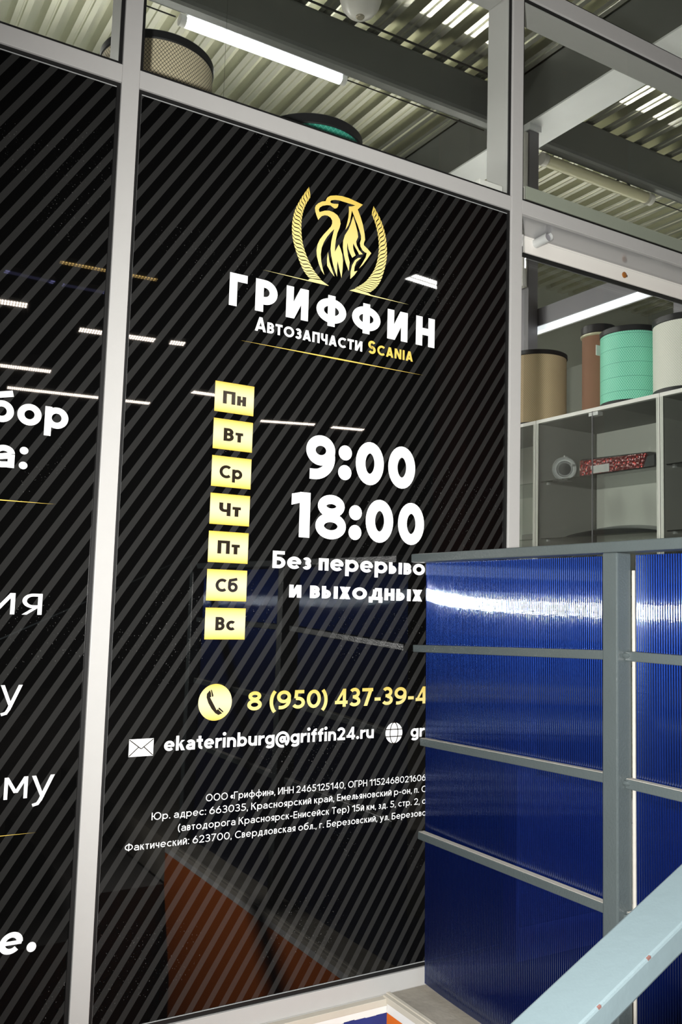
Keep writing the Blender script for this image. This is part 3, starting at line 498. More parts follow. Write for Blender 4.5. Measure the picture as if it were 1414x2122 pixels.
def pane(idx, a, c, z0, z1, mat, label, lip=True):
    w = empty('window_%d' % idx, ((a + c) / 2, 0.014, z0)); struct(w, label)
    MB().box(a, c, 0.012, 0.018, z0, z1).build('glass_pane', mat, w)
    g = 0.0085
    for q in ((a, a + g, z0, z1), (c - g, c, z0, z1), (a + g, c - g, z0, z0 + g), (a + g, c - g, z1 - g, z1)):
        MB().box(q[0], q[1], 0.0075, 0.0118, q[2], q[3]).build('gasket', 'rubber', w)
    if lip:
        t = 0.0011; g2 = g + t
        for q in ((a + g, a + g2, z0 + g, z1 - g), (a + g2, c - g, z0 + g, z0 + g2), (a + g2, c - g, z1 - g2, z1 - g)):
            MB().box(q[0], q[1], 0.0100, 0.0119, q[2], q[3]).build('gasket_glint', 'lip', w)  # thin pale strip stands in for the highlight on the gasket edge
    return w
WL = pane(1, MU[0][1], MU[1][0], ZB, Z1[0], 'film_left', 'left tall window under black and grey diagonal striped film')
WM = pane(2, MU[1][1], MU[2][0], ZB, Z1[0], 'film_mid', 'middle tall window under striped black film with logo and opening hours')
pane(3, MU[0][1], MU[1][0], Z1[1], Z2[0], 'glass', 'clear upper window left of the mullion', False)
pane(4, MU[1][1], MU[2][0], Z1[1], Z2[0], 'glass', 'clear upper window above the logo pane', False)
pane(5, MU[2][1], MU[3][0], Z1[1], Z2[0], 'glass', 'clear upper window above the doorway', False)
pane(6, MU[2][1], MU[3][0], Z2[1], ZT - .05, 'glass', 'clear top window high above the doorway', False)
pane(7, MU[1][1], MU[2][0], Z2[1], ZT - .05, 'glass', 'clear top window high above the logo pane', False)

# ------------------------------------------------------------------ print on the middle window
lg = []
for nm, p_ in (('eagle_emblem', E1), ('eagle_feather', E2), ('eagle_feather', E3), ('eagle_feather', E4)): flat(nm, p_, 'gold_logo', WM)
def lerp_path(P, t):
    x = t * (len(P) - 1); i = min(int(x), len(P) - 2); f = x - i
    # Catmull-Rom for a smooth curve
    g = lambda j: P[max(0, min(len(P) - 1, j))]
    r = []
    for d in (0, 1):
        p0, p1, p2, p3 = g(i - 1)[d], g(i)[d], g(i + 1)[d], g(i + 2)[d]
        r.append(0.5 * (2 * p1 + (p2 - p0) * f + (2 * p0 - 5 * p1 + 4 * p2 - p3) * f * f + (3 * p1 - p0 - 3 * p2 + p3) * f ** 3))
    return tuple(r)
def wreath(name, O, I, n, sh):
    """rope-like laurel half: slanted pieces between an outer and an inner curve"""
    b = MB()
    for k in range(n):
        t0, t1 = k / n, (k + .74) / n; q = []
        for j in range(5): q.append((t0, j / 4))
        for j in range(4, -1, -1): q.append((t1, j / 4))
        pts = []
        for t, v in q:
            tt = min(1.0, max(0.0, t + sh * (v - .5) + .012 * math.sin(v * 6.28)))
            a, c = lerp_path(O, tt), lerp_path(I, tt); pts.append((a[0] + (c[0] - a[0]) * v, a[1] + (c[1] - a[1]) * v))
        for j in range(4):
            quad = [pts[j], pts[j + 1], pts[8 - j], pts[9 - j]]
            ar = sum(quad[i][0] * quad[(i + 1) % 4][1] - quad[(i + 1) % 4][0] * quad[i][1] for i in range(4))
            if ar < 0: quad = quad[::-1]
            b.poly([(x, YT, z) for x, z in quad])
    return b.build(name, 'gold_logo', WM, recalc=False)
wreath('wreath', WLo, WLi, 25, 0.045); wreath('wreath', WRo, WRi, 24, 0.045)
flat('gold_line', [(0.9044, 1.7500), (1.030, 1.7488), (1.0931, 1.7490), (1.0700, 1.7590), (1.0370, 1.7560), (1.033, 1.7510)], 'gold_logo', WM)
flat('gold_line', [(1.1545, 1.7500), (1.2200, 1.7488), (1.3423, 1.7500), (1.2200, 1.7518), (1.2120, 1.7550), (1.1720, 1.7585)], 'gold_logo', WM)
flat('gold_line', [(0.8536, 1.5652), (1.125, 1.5632), (1.3968, 1.5650), (1.125, 1.5670)], 'gold_line', WM)
for ch, a, c in (('Г', .8216, .8677), ('Р', .8900, .9492), ('И', .9737, 1.0358), ('Ф', 1.0591, 1.1465), ('Ф', 1.1644, 1.2517), ('И', 1.2739, 1.3388), ('Н', 1.3664, 1.4287)):
    lettering('letter', ch, a, c, 1.6455, 0.0800, 0.0192, 'white_print', WM)
lettering('lettering', 'А', .8919, .9215, 1.5962, 0.0350, 0.0064, 'white_print', WM)
lettering('lettering', 'втозапчасти'.upper(), .9245, 1.1978, 1.5962, 0.0265, 0.0056, 'white_print', WM, gap=.13)
lettering('lettering', 'S', 1.2158, 1.2392, 1.5962, 0.0340, 0.0064, 'gold_line', WM)
lettering('lettering', 'CANIA', 1.2444, 1.3579, 1.5962, 0.0265, 0.0056, 'gold_line', WM, gap=.14)
# day tiles
days = (('Пн', .8168, .8763), ('Вт', .8225, .8722), ('Ср', .8160, .8740), ('Чт', .8190, .8740), ('Пт', .8190, .8750), ('Сб', .8181, .8739), ('Вс', .8218, .8706))
for i, (s, a, c) in enumerate(days):
    zt = 1.4585 - .08782 * i
    t = MB().box(0, .1003, -0.0002, 0.0002, -.0718, 0).build('day_tile', 'gold_tile', WM, local=True)
    t.location = Vector((.7963, 0.0117, zt)) - WM.location
    lettering('lettering', s, a, c, zt - .0512, 0.0305, 0.0066, 'black_print', t, xh=.74, y=0.0113)
# opening hours
for ch, a, c in (('9', 1.0434, 1.1262), ('0', 1.1877, 1.2732), ('0', 1.2872, 1.3732)): lettering('letter', ch, a, c, 1.2524, 0.1112, 0.0260 if ch == '9' else 0.0290, 'white_print', WM)
for ch, a, c in (('1', 1.0077, 1.0596), ('8', 1.0758, 1.1636), ('0', 1.2222, 1.3067), ('0', 1.3219, 1.4057)): lettering('letter', ch, a, c, 1.1068, 0.1105, 0.0225 if ch == '8' else 0.0285, 'white_print', WM)
for (a, c, z) in ((1.1362, 1.1756, 1.2590), (1.1716, 1.2101, 1.1100)): lettering('letter', ':', a, c, z, 0.1112, 0.0295, 'white_print', WM, xh=.78)
lettering('lettering', 'Без перерывов', .9620, 1.4115, 1.0290, 0.0412, 0.0080, 'white_print', WM, nfit=12, gap=.09)
lettering('lettering', 'и выходных', 1.0095, 1.4040, .9606, 0.0420, 0.0080, 'white_print', WM, gap=.09)
# phone
c0 = (.8297, .7185)
d = MB().poly([(0.0411 * math.cos(t), 0, 0.0411 * math.sin(t)) for t in [2 * math.pi * i / 64 for i in range(64)]]).build('phone_disc', 'gold_disc', WM, recalc=False, local=True)
d.location = Vector((c0[0], 0.0117, c0[1])) - WM.location
for p_ in (hs1, hs2, hs3): flat('handset', p_, 'black_print', d, 0.0114)
lettering('lettering', '8 (950) 437-39-4', .9101, 1.4260, .6967, 0.0437, 0.0080, 'gold_text', WM, gap=.10)
# mail
ev = flat('envelope', [(.6339, .6089), (.6886, .6089), (.6886, .6459), (.6339, .6459)], 'white_print', WM)
for a, c in (((.6345, .6447), (.6612, .6245)), ((.6880, .6447), (.6612, .6245)), ((.6345, .6100), (.6560, .6290)), ((.6880, .6100), (.6668, .6290))):
    flat('envelope_crease', [tuple(v) for v in ribbon([a, c], .0022, False)[0]], 'black_print', ev, 0.0114)
lettering('lettering', 'ekaterinburg@griffin24.ru', .7131, 1.2625, .6165, 0.0305, 0.0058, 'white_print', WM, gap=.10)
gc = (1.3240, .6262)
gl = flat('globe', [(gc[0] + .0258 * math.cos(t), gc[1] + .0258 * math.sin(t)) for t in [2 * math.pi * i / 48 for i in range(48)]], 'white_print', WM)
b = MB()
for q in ribbon(arc(gc[0], gc[1], .0120, .0262, 0, 360, 40)[:-1], .0026, True): b.poly([(v[0], 0.0114, v[1]) for v in q])
for dz in (-.0088, .0088): b.poly([(gc[0] - .026, .0114, gc[1] + dz - .0013), (gc[0] + .026, .0114, gc[1] + dz - .0013), (gc[0] + .026, .0114, gc[1] + dz + .0013), (gc[0] - .026, .0114, gc[1] + dz + .0013)])
b.build('globe_line', 'black_print', gl, recalc=False)
lettering('lettering', 'gr', 1.3763, 1.4190, .6125, 0.0305, 0.0058, 'white_print', WM)
for s, a, c, z in (('ООО «Гриффин», ИНН 2465125140, ОГРН 1152468021606', .8170, 1.4265, .5003), ('Юр. адрес: 663035, Красноярский край, Емельяновский р-он, п. С', .6925, 1.4290, .4716),
                   ('(автодорога Красноярск-Енисейск Тер) 15й км, зд. 5, стр. 2, о', .7540, 1.4290, .4420), ('Фактический: 623700, Свердловская обл., г. Березовский, ул. Березовс', .6362, 1.4280, .4122)):
    lettering('lettering', s, a, c, z, 0.0158, 0.0017, 'white_print', WM, xh=.70, gap=.16)
# print on the left window, cut off by the picture's edge
lettering('lettering', 'бор', .3050, .4646, 1.2995, 0.0620, 0.0128, 'white_print', WL, xh=.73, gap=.10)
lettering('lettering', 'а:', .3170, .3872, 1.2072, 0.0620, 0.0120, 'white_print', WL, xh=.74, gap=.13)
lettering('lettering', 'ия', .3330, .4341, .9088, 0.0605, 0.0058, 'white_print', WL, xh=.71, gap=.16)
lettering('lettering', 'у', .3632, .4057, .7240, 0.0605, 0.0058, 'white_print', WL, xh=.71)
lettering('lettering', 'му', .3823, .4806, .5410, 0.0605, 0.0058, 'white_print', WL, xh=.71, gap=.10)
lettering('lettering', 'е', .3890, .4340, .2410, 0.0590, 0.0105, 'white_print', WL, xh=.71, slant=.12)
lettering('lettering', '.', .4449, .4639, .2390, 0.0590, 0.0150, 'white_print', WL)
flat('gold_line', [(.10, 1.1390), (.28, 1.1380), (.4500, 1.1396), (.28, 1.1412)], 'gold_line', WL)
flat('gold_line', [(.10, .4710), (.28, .4700), (.4510, .4712), (.28, .4730)], 'gold_line', WL)

# ------------------------------------------------------------------ doorway with sliding door gear
dr = empty('door_1', (2.29, 0.1, 0)); struct(dr, 'automatic sliding door with white operator housing under the transom')
X0, X1 = 1.8465, 2.86
MB().box(X0, X1, 0.115, 0.1225, 2.0485, 2.2625).build('operator_cover', 'operator_white', dr, bevel=0.001)
MB().box(X0, X1, 0.123, 0.149, 2.070, 2.26).build('operator_body', 'black_plastic', dr)
MB().box(X0, X1, 0.123, 0.149, 2.0480, 2.0695).build('gap_strip', 'rubber', dr)  # black strip standing in for the dark gap under the cover
MB().box(X0 + .001, X1, 0.1125, 0.1148, 2.1420, 2.2615).build('header_cover', 'operator_green', dr)
MB().poly([(1.7400, .0125, 2.0992), (X1 - .02, .0125, 2.0992), (X1 - .02, .1145, 2.0992), (1.8425, .1145, 2.0992)]).build('soffit', 'operator_soffit', dr)
MB().box(X0, X1, 0.1135, 0.1149, 2.0925, 2.0940).build('seam', 'fixture', dr)
sm = MB().tube((1.893, 0.115, 2.0855), (1.889, 0.052, 2.0855), 0.0145, 24, False).build('sensor_tube', 'clear_plastic', dr, smooth=True)
MB().tube((1.893, 0.114, 2.0855), (1.8895, 0.06, 2.0855), 0.0112, 24).build('sensor_core', 'alu_dark', sm, smooth=True)
sd = MB().lathe([(0.0, -.001), (.0105, -.001), (.0105, .002), (.008, .004), (.004, .0045), (0.0001, .0045)], 24).build('sensor_eye', 'sensor_amber', dr, smooth=True, local=True)
sd.location = Vector((2.2913, 0.1145, 2.0713)) - dr.location; sd.rotation_euler = (math.pi / 2, 0, 0)
MB().box(2.3035, 2.3065, 0.1140, 0.1152, 2.0665, 2.0745).build('key_slot', 'black_plastic', dr)
lf = MB().box(1.885, 2.86, 0.150, 0.158, 2.0500, 2.0640).build('leaf_rail', 'alu_dark', dr)
MB().box(1.885, 2.86, 0.151, 0.157, 0.02, 2.0498).build('leaf_glass', 'glass', dr)

# ------------------------------------------------------------------ display cabinets inside
def cabinet(y0, y1, label):
    c = empty('display_cabinet', (3.52, (y0 + y1) / 2, 0)); tag(c, label, 'cabinet', 'glass-fronted display cabinets in the shop'); t = .018
    XF, XK, H = 3.30, 3.745, 1.945
    s0 = MB().box(XF, XK, y0, y0 + t, 0, H - t).build('side_panel', 'cab_grey', c); s1 = MB().box(XF, XK, y1 - t, y1, 0, H - t).build('side_panel', 'cab_grey', c)
    MB().box(XF - .001, XF + .004, y0, y0 + t, 0, H - t).build('edge_strip', 'cab_white', s0); MB().box(XF - .001, XF + .004, y1 - t, y1, 0, H - t).build('edge_strip', 'cab_white', s1)
    MB().box(XF - .001, XK, y0, y1, H - t, H).build('top_panel', 'cab_white', c); MB().box(XF + .006, XK, y0 + t, y1 - t, H - t - .004, H - t).build('top_lining', 'cab_grey', c)
    MB().box(XK - .008, XK, y0 + t, y1 - t, .1, H - t).build('back_panel', 'cab_back', c); MB().box(XF, XK, y0 + t, y1 - t, 0.0, .10).build('plinth', 'cab_white', c)
    for z in (0.70, 1.02, 1.316, 1.617):
        gs = MB().box(XF + .02, XK - .01, y0 + t, y1 - t, z - .006, z).build('glass_shelf', 'glass_green', c)
        for yy in (y0 + t, y1 - t - .012): MB().box(XF + .06, XF + .075, yy, yy + .012, z - .014, z - .006).build('shelf_pin', 'chrome', gs)
    ym = (y0 + y1) / 2
    for a, e in ((y0 + .004, ym - .0015), (ym + .0015, y1 - .004)):
        d = MB().box(XF - .006, XF - .0015, a, e, .11, H - t - .002).build('glass_door', 'glass', c)
    MB().box(XF - .007, XF - .001, ym - .0012, ym + .0012, .11, H - t).build('door_gap', 'alu_dark', c)
    MB().box(XF - .004, XF + .03, ym - .035, ym + .025, H - t - .022, H - t - .004).build('door_catch', 'chrome', d)
    return c
cabinet(0.80, 1.60, 'white-edged glass display cabinet holding the headlamp and red tail lamp')
cabinet(1.603, 2.40, 'glass display cabinet further back, beside the dark mullion edge')
cabinet(0.16, 0.797, 'glass display cabinet at the right edge of the picture, under the white filter')

# ------------------------------------------------------------------ filters
def air_filter(x, y, z, r, h, body, label, cap=.022, capr=1.03, lip=0.0, tilt=0.0):
    f = empty('air_filter', (x, y, z)); tag(f, label, 'air filter', 'truck air filters on show')
    MB().lathe([(r * .62, cap), (r, cap), (r, h - cap), (r * .62, h - cap)], 64, closed=True).build('filter_body', body, f, smooth=True, local=True)
    R = r * capr
    for a, e, nm in ((0, cap, 'bottom_cap'), (h - cap, h, 'top_cap')):
        MB().lathe([(r * .60, a), (R - .003, a), (R, a + .003), (R, e - .003), (R - .003, e), (r * .60, e)], 64, closed=True).build(nm, 'black_cap', f, smooth=True, local=True)
    MB().lathe([(r * .605, .002), (r * .605, h - .002)], 40).build('inner_core', 'filter_inner', f, smooth=True, local=True)
    return f
ZK = 1.9455
air_filter(3.52, 1.835, ZK, .168, .435, 'mesh_tan', 'tan mesh air filter on the cabinet beside the mullion, half in shadow', .026)
f2 = air_filter(3.55, 1.395, ZK, .086, .500, 'felt_brown', 'tall slim brown air filter with black cap on the cabinet', .045, 1.05)
tag(MB().lathe([(.087, .440), (.0945, .444), (.0945, .452), (.087, .455)], 48).build('seal_ring', 'tube_off', f2, smooth=True, local=True), 'pale sealing ring')
f3 = air_filter(3.50, 1.135, ZK, .150, .400, 'mesh_mint', 'mint green air filter standing on the glass cabinet', .030, 1.02)
MB().box(-.030, .012, -.002, .002, .300, .352).build('price_label', 'white_paint', f3, local=True).location = (-.075, .134, 0)
f3.children[-1].rotation_euler = (0, 0, math.radians(150))
air_filter(3.50, 0.800, ZK, .155, .375, 'mesh_white', 'white air filter cut off by the right edge of the picture', .032, 1.02)
# tall cabinet along the glass that carries two more filters
tc_ = empty('wall_cabinet', (1.0, 0.45, 0)); tag(tc_, 'tall cabinet hidden behind the striped window', 'cabinet')
MB().box(0.30, 1.55, 0.20, 0.66, 0, 1.93).build('body', 'cab_grey', tc_); MB().box(0.29, 1.56, 0.19, 0.67, 1.9305, 1.945).build('top_panel', 'cab_white', tc_)
F5 = air_filter(.762, .455, 1.9455, .156, .518, 'mesh_cream', 'cream air filter in black diamond wire mesh high in the left window', .026, 1.02)
F6 = air_filter(1.262, .455, 1.9455, .160, .438, 'mesh_teal', 'teal air filter with black rim just showing above the transom', .032, 1.03)

# ------------------------------------------------------------------ lamps and parts on the cabinet shelves
hl = empty('headlamp', (3.40, 1.493, 1.617)); tag(hl, 'round chrome projector headlamp on the glass shelf', 'headlamp')
def facing(b, name, mat, parent, loc, smooth=True):
    o = b.build(name, mat, parent, smooth=smooth, local=True); o.location = loc; o.rotation_euler = (0, -math.pi / 2, math.radians(40)); return o
cz = .067
facing(MB().lathe([(.0001, -.05), (.045, -.05), (.064, -.012), (.064, .0), (.060, .004), (.056, .0), (.05, -.014)], 40), 'bezel', 'chrome', hl, (0, 0, cz))
facing(MB().lathe([(.05, -.012), (.043, -.004), (.036, -.016)], 40), 'reflector_ring', 'chrome', hl, (0, 0, cz))
facing(MB().lathe([(.0001, .012), (.012, .010), (.024, .002), (.033, -.012)], 40), 'projector_lens', 'lens', hl, (0, 0, cz))
for a in (20, 100, 170, 250, 320):
    MB().tube((-.012, .064 * math.cos(math.radians(a)) , cz + .064 * math.sin(math.radians(a))), (.012, .064 * math.cos(math.radians(a)), cz + .064 * math.sin(math.radians(a))), .0055, 8).build('screw_lug', 'chrome', hl, local=True)
MB().box(-.01, .03, -.035, .075, 0, .012).build('foot', 'alu_dark', hl, local=True)
tl = empty('tail_lamp', (3.35, 1.10, 1.617)); tag(tl, 'long red tail lamp with clear reversing lens on the glass shelf', 'tail lamp')
def prism(pts, x0, x1):
    b = MB(); n = len(pts); b.v = [(x, p[0], p[1]) for x in (x0, x1) for p in pts]
    b.f = [tuple(range(n)), tuple(range(2 * n - 1, n - 1, -1))] + [(i, (i + 1) % n, n + (i + 1) % n, n + i) for i in range(n)]; return b
prism([(.235, .0), (.235, .088), (.22, .092), (-.20, .076), (-.235, .060), (-.235, .0)], .004, .075).build('lamp_housing', 'black_plastic', tl, local=True)
prism([(.230, .006), (.230, .082), (-.185, .070), (-.165, .006)], -.006, .006).build('red_lens', 'tail_red', tl, local=True)
prism([(.140, .008), (.155, .046), (.035, .048), (.035, .008)], -.010, -.004).build('clear_lens', 'chrome', tl, local=True)
prism([(-.170, .006), (-.190, .052), (-.232, .058), (-.232, .006)], -.006, .006).build('clear_lens', 'lens', tl, local=True)
dm = empty('trim_cover', (3.50, 1.16, 1.3165)); tag(dm, 'low dark curved plastic cover lying on the lower glass shelf', 'car part')
b = MB(); 
for i in range(13):
    for j in range(25):
        u, v = i / 12 * 2 - 1, j / 24 * 2 - 1; b.v.append((u * .13, v * .30, .052 * max(0, 1 - v * v) ** .7 * (1 - .5 * u * u) + .004))
for i in range(12):
    for j in range(24): b.f.append((i * 25 + j, i * 25 + j + 1, (i + 1) * 25 + j + 1, (i + 1) * 25 + j))
b.build('shell', 'slate_gloss', dm, smooth=True, local=True); MB().box(-.12, .12, -.285, .285, 0, .004).build('rim', 'black_plastic', dm, local=True)
o = MB().box(3.45, 3.60, 1.75, 1.87, 1.3165, 1.36).build('parts_box', 'cab_grey', bevel=.004); tag(o, 'small grey box in the shadowed cabinet behind the mullion', 'box')

# ------------------------------------------------------------------ shop ceiling lamps and added fill lamps
l1 = empty('tube_lamp', (2.37, 3.17, 4.545)); tag(l1, 'glowing white tube lamp hanging under the corrugated ceiling', 'ceiling lamp', 'tube lamps of the shop')
tb = MB().tube((-.565, 0, 0), (.565, 0, 0), .036, 20).build('tube', 'tube_on', l1, smooth=True, local=True)
for s in (-1, 1): MB().tube((s * .566, 0, 0), (s * .605, 0, 0), .037, 20).build('end_cap', 'fixture', tb, smooth=True, local=True); MB().tube((s * .50, 0, .036), (s * .50, 0, ZC - 4.545), .003, 6).build('hanger', 'cable', l1, local=True)
l1.rotation_euler = (0, math.radians(-.5), 0)
l2 = empty('tube_lamp', (5.33, 3.05, 4.435)); tag(l2, 'unlit yellowish tube lamp behind the window above the doorway', 'ceiling lamp', 'tube lamps of the shop')
tb = MB().tube((-.58, 0, 0), (.56, 0, 0), .046, 24).build('tube', 'tube_off', l2, smooth=True, local=True)
for s in (-1, 1): MB().tube((s * .585, 0, 0), (s * .63, 0, 0), .050, 20).build('end_cap', 'dome_white', tb, smooth=True, local=True); MB().tube((s * .50, 0, .046), (s * .50, 0, ZC - 4.435), .003, 6).build('hanger', 'cable', l2, local=True)
pts = [(.30 + .07 * math.sin(t * .9), .02 * t / 8, .06 + .11 * (1 - math.cos(t * 1.1)) + .0) for t in [i * .55 for i in range(12)]]
MB().path([(.20, 0, .045), (.27, 0, .09), (.33, 0, .16), (.35, 0, .23), (.32, 0, .28), (.27, 0, .26), (.26, 0, .19), (.30, 0, .11), (.37, 0, .05)], .008).build('supply_cable', 'cable', l2, local=True)
def fill(x0, x1, y, z, label):  # unseen lamps added to brighten the shop interior
    e = empty('fill_lamp', ((x0 + x1) / 2, y, z)); tag(e, label, 'pendant lamp', 'pendant strip lamps added inside the shop'); L = (x1 - x0) / 2
    MB().box(-L, L, -.05, .05, -.012, .012).build('housing', 'fixture', e, local=True)
    MB().box(-L, L, -.045, .045, -.055, -.0125).build('diffuser', 'fill_on', e, local=True)
    for s in (-.8, .8): MB().tube((s * L, 0, .02), (s * L, 0, ZC - z), .0008, 4).build('hanger', 'cable', e, local=True)
fill(-0.6, 1.8, 1.9, 3.0, 'pendant strip lamp added unseen behind the logo window'); fill(-0.6, 2.5, 4.3, 3.6, 'far pendant strip lamp added unseen behind the striped windows'); fill(5.3, 7.3, 1.6, 2.6, 'pendant strip lamp added unseen beyond the right edge of the picture'); fill(4.9, 8.5, 4.9, 2.7, 'pendant strip lamp added unseen behind the inner wall panel')
def cable(pts, r, label): return tag(MB().path(pts, r, 6).build('ceiling_cable', 'cable'), label, 'cable')
cable([(1.30, 3.17, 4.545), (1.74, 3.17, 4.548)], .005, 'thin wire running left from the glowing tube lamp')
cable([(2.99, 3.17, 4.560), (4.22, 3.17, 4.572)], .005, 'thin wire running right from the glowing tube lamp')
cable([(5.98, 3.05, 4.435), (8.2, 3.05, 4.44)], .005, 'thin wire running right from the unlit tube lamp')
cable([(0.8, 2.80, 4.725), (2.5, 2.80, 4.728), (4.22, 2.80, 4.742)], .008, 'conduit strung along the dark beam under the deck')
sp = empty('floodlight', (2.80, 3.26, 4.66)); tag(sp, 'small grey spotlight beside the right end of the glowing tube', 'spotlight')
MB().tube((0, 0, 0), (.14, .02, -.03), .035, 16).build('barrel', 'alu_dark', sp, smooth=True, local=True); MB().tube((0, 0, 0), (-.02, 0, .14), .008, 8).build('bracket', 'cable', sp, local=True)
dm2 = empty('dome_camera', (2.556, 2.30, ZC)); tag(dm2, 'white dome camera hanging at the top edge of the picture', 'dome camera')
MB().lathe([(.0001, -.445), (.04, -.440), (.08, -.42), (.108, -.385), (.122, -.34), (.125, -.29), (.12, -.28), (.0001, -.28)], 40).build('bowl', 'dome_white', dm2, smooth=True, local=True)
MB().lathe([(.0001, -.452), (.020, -.452), (.026, -.446), (.026, -.40), (.0001, -.40)], 24).build('lens_ring', 'dome_ring', dm2, smooth=True, local=True)
MB().lathe([(.0001, -.28), (.13, -.28), (.13, -.20), (.05, -.17), (.05, 0), (.0001, 0)], 32).build('mount', 'fixture', dm2, smooth=True, local=True)
o = MB().box(1.585, 1.672, .02, .10, 2.1420, 2.175).build('junction_box', 'cab_white', bevel=.002); tag(o, 'small white box on the transom in the corner by the mullion', 'box')

# ------------------------------------------------------------------ landing railing with blue polycarbonate
rl = empty('landing_railing', (1.37, -.75, 0)); tag(rl, 'grey steel railing on the landing filled with blue ribbed polycarbonate', 'railing')
MB().beam((1.368, -.020, 1.0700), (1.368, -1.48, 1.0795), (0, 0, 1), .050, .0215).build('top_rail', 'rail_paint', rl, bevel=.0025)
for y in (-.6995, -1.4795): MB().box(1.343, 1.383, y, y + .0375, 0.0, 1.0635 if y > -1 else 1.068).build('post', 'rail_paint', rl, bevel=.003)
for (ya, za, yb, zb) in ((-.008, .840, -.662, .8650), (-.046, .610, -.662, .6288), (-.045, .3825, -.662, .3850), (-.7, .8655, -1.479, .868), (-.7, .6275, -1.479, .629), (-.7, .3855, -1.479, .386)):
    br = MB().beam((1.373, ya, za), (1.373, yb, zb), (0, 0, 1), .020, .0185).build('bar', 'rail_paint', rl, bevel=.0018)
    if za < .8: MB().beam((1.3725, ya - .002, za + .0095), (1.3725, yb + .001, zb + .0095), (0, 0, 1), .0165, .0007).build('dust_layer', 'dust', br)
for z in (.866, .628, .386): MB().lathe([(.0001, -.006), (.009, -.004), (.012, 0), (.009, .005), (.0001, .007)], 10).build('weld_bead', 'rail_paint', rl, smooth=True, local=True).location = Vector((1.368, -.702, z)) - rl.location
def ribbed(y0, y1, z0, z1, name):
    """twin-wall sheet: front skin scalloped by its vertical ribs"""
    pitch = .0057; n = int(round((y0 - y1) / pitch)); seg = 10; b = MB(); rows = 10; cols = []
    for k in range(n):
        for s in range(seg):
            t = math.pi * (s + .5) / seg; cols.append((y0 - (k + .5 - .5 * math.cos(t)) * pitch, .0021 * math.sin(t)))
    for j in range(rows + 1):
        z = z0 + (z1 - z0) * j / rows
        for y, dx in cols:
            lean = .020 * math.exp(-abs(y - y0) / .16) if y0 > -.1 else 0.0
            b.v.append((1.3885 - dx - lean * (z - .97), y, z))
    m = len(cols)
    for j in range(rows):
        for i in range(m - 1): b.f.append((j * m + i, j * m + i + 1, (j + 1) * m + i + 1, (j + 1) * m + i))
    return b.build(name, 'polycarbonate', rl, smooth=False, recalc=False)
pn = []
for q in (ribbed(-.0265, -.690, .018, 1.0600, 'polycarbonate_panel'), ribbed(-.7045, -1.470, .018, 1.0600, 'polycarbonate_panel')):
    pn.append(q)
    for p_ in q.data.polygons: p_.use_smooth = True
MB().box(1.3838, 1.3862, -.7055, -.7000, .03, 1.03).build('edge_film', 'dust', pn[1])

# ------------------------------------------------------------------ stair handrail close to the camera
hr = empty('stair_handrail', (0.6, -1.46, -0.5)); tag(hr, 'pale blue-grey flat steel handrail rising across the lower right corner', 'handrail')
sl = .4707; zf = lambda x: .7412 + sl * (x - .5326)
cs = math.cos(math.atan(sl)); hh = .0195 * cs
MB().beam((-.95, -1.460, zf(-.95) - hh / 2 / cs), (1.345, -1.460, zf(1.345) - hh / 2 / cs), (0, 0, 1), .0405, hh).build('rail', 'handrail_paint', hr, bevel=.002)
for x, dx in ((.30, .003), (.345, .002), (.43, .005), (.452, .0025), (.498, .003), (.55, .005), (.61, .003)):
    MB().beam((x, -1.4792, zf(x) - .0012), (x + dx, -1.4792, zf(x + dx) - .0012), (0, 0, 1), .0020, .0018).build('paint_chip', 'chip_red', hr)
for x in (-.86, .10): MB().box(x - .015, x + .015, -1.475, -1.445, -.155 * math.ceil((1.30 - x) / .32) - .005, zf(x) - .03).build('baluster', 'handrail_paint', hr)

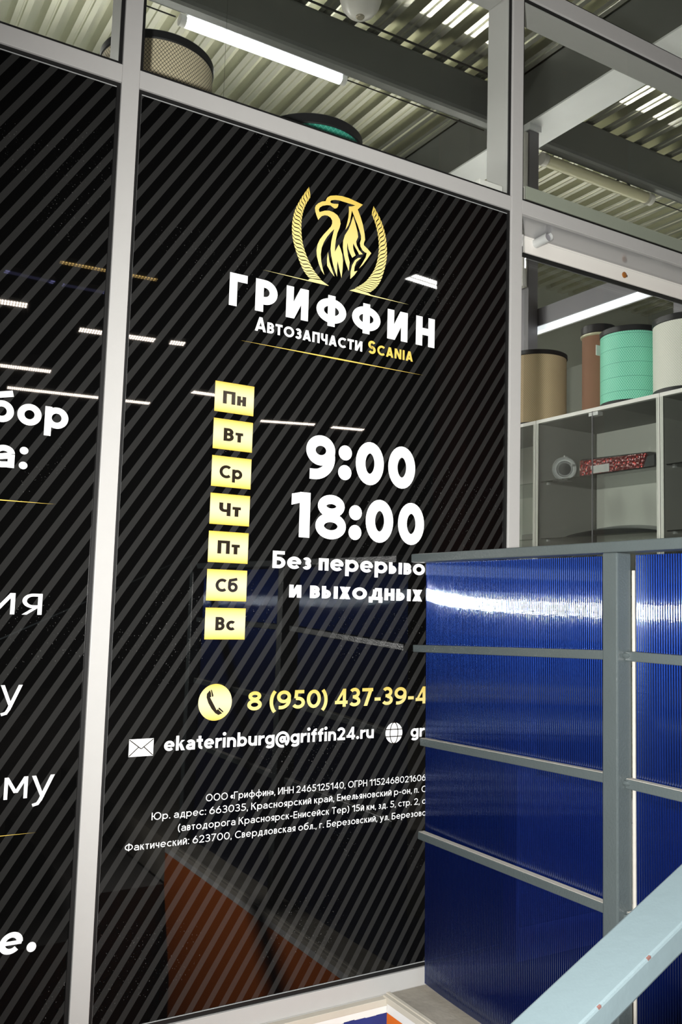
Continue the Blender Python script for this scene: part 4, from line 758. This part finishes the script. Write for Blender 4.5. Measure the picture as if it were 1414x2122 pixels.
# ------------------------------------------------------------------ strip lamps of the hall, mirrored in the glass
leds = (((2.766, 13.78), (5.141, 13.44), 'led_warm'), ((1.2, 12.46), (3.113, 12.20), 'led_warm'), ((2.892, 9.69), (3.862, 9.56), 'led_warm'), ((4.066, 9.52), (4.267, 9.48), 'led_warm'), ((5.418, 12.10), (6.48, 12.04), 'led_warm'),
        ((7.411, 13.57), (8.419, 13.22), 'led_warm'), ((8.809, 13.22), (9.453, 13.07), 'led_warm'), ((2.082, 7.405), (3.099, 7.316), 'led_amber'), ((1.647, 8.034), (2.176, 8.068), 'led_blue'), ((2.277, 8.089), (2.743, 8.062), 'led_blue'), ((5.287, 5.627), (5.882, 5.686), 'led_white'), ((1.25, 9.20), (2.10, 9.09), 'led_warm'))
for i, (a, c, mt) in enumerate(leds):
    p = Vector((a[0], -a[1] + .024, 4.4)); q = Vector((c[0], -c[1] + .024, 4.4)); d = q - p; L = d.length
    wd_ = {'led_warm': .16, 'led_amber': .06, 'led_blue': .08, 'led_white': .16}[mt]
    e = empty('strip_lamp', ((p.x + q.x) / 2, (p.y + q.y) / 2, 4.4), math.atan2(d.y, d.x))
    lab = ('long warm strip lamp mirrored just above the white letters on the left pane', 'warm strip lamp mirrored at the left picture edge above the big letters', 'warm strip lamp mirrored across the left mullion at logo lettering height',
           'very short warm strip lamp mirrored a little right of the left mullion', 'warm strip lamp mirrored across the topmost yellow day tile', 'warm strip lamp mirrored just right of the second yellow day tile', 'short warm strip lamp mirrored just above the big figure 9',
           'dim amber strip lamp mirrored across the left mullion high up', 'dim bluish strip lamp mirrored near the left picture edge', 'dim bluish strip lamp mirrored ending at the left mullion', 'short white grid lamp mirrored to the right of the logo lettering', 'stub of a warm strip lamp mirrored at the left picture edge, topmost there')[i]
    tag(e, lab, 'strip lamp', 'hall strip lamps mirrored in the glass')
    MB().box(-L / 2, L / 2, -wd_ / 2, wd_ / 2, -.004, 0).build('diffuser', mt, e, local=True)
    MB().box(-L / 2, L / 2, -wd_ / 2 - .01, wd_ / 2 + .01, .001, .05).build('housing', 'fixture', e, local=True)
    for s in (-.4, .4): MB().tube((s * L, 0, .05), (s * L, 0, 1.50), .004, 6).build('hanger', 'cable', e, local=True)
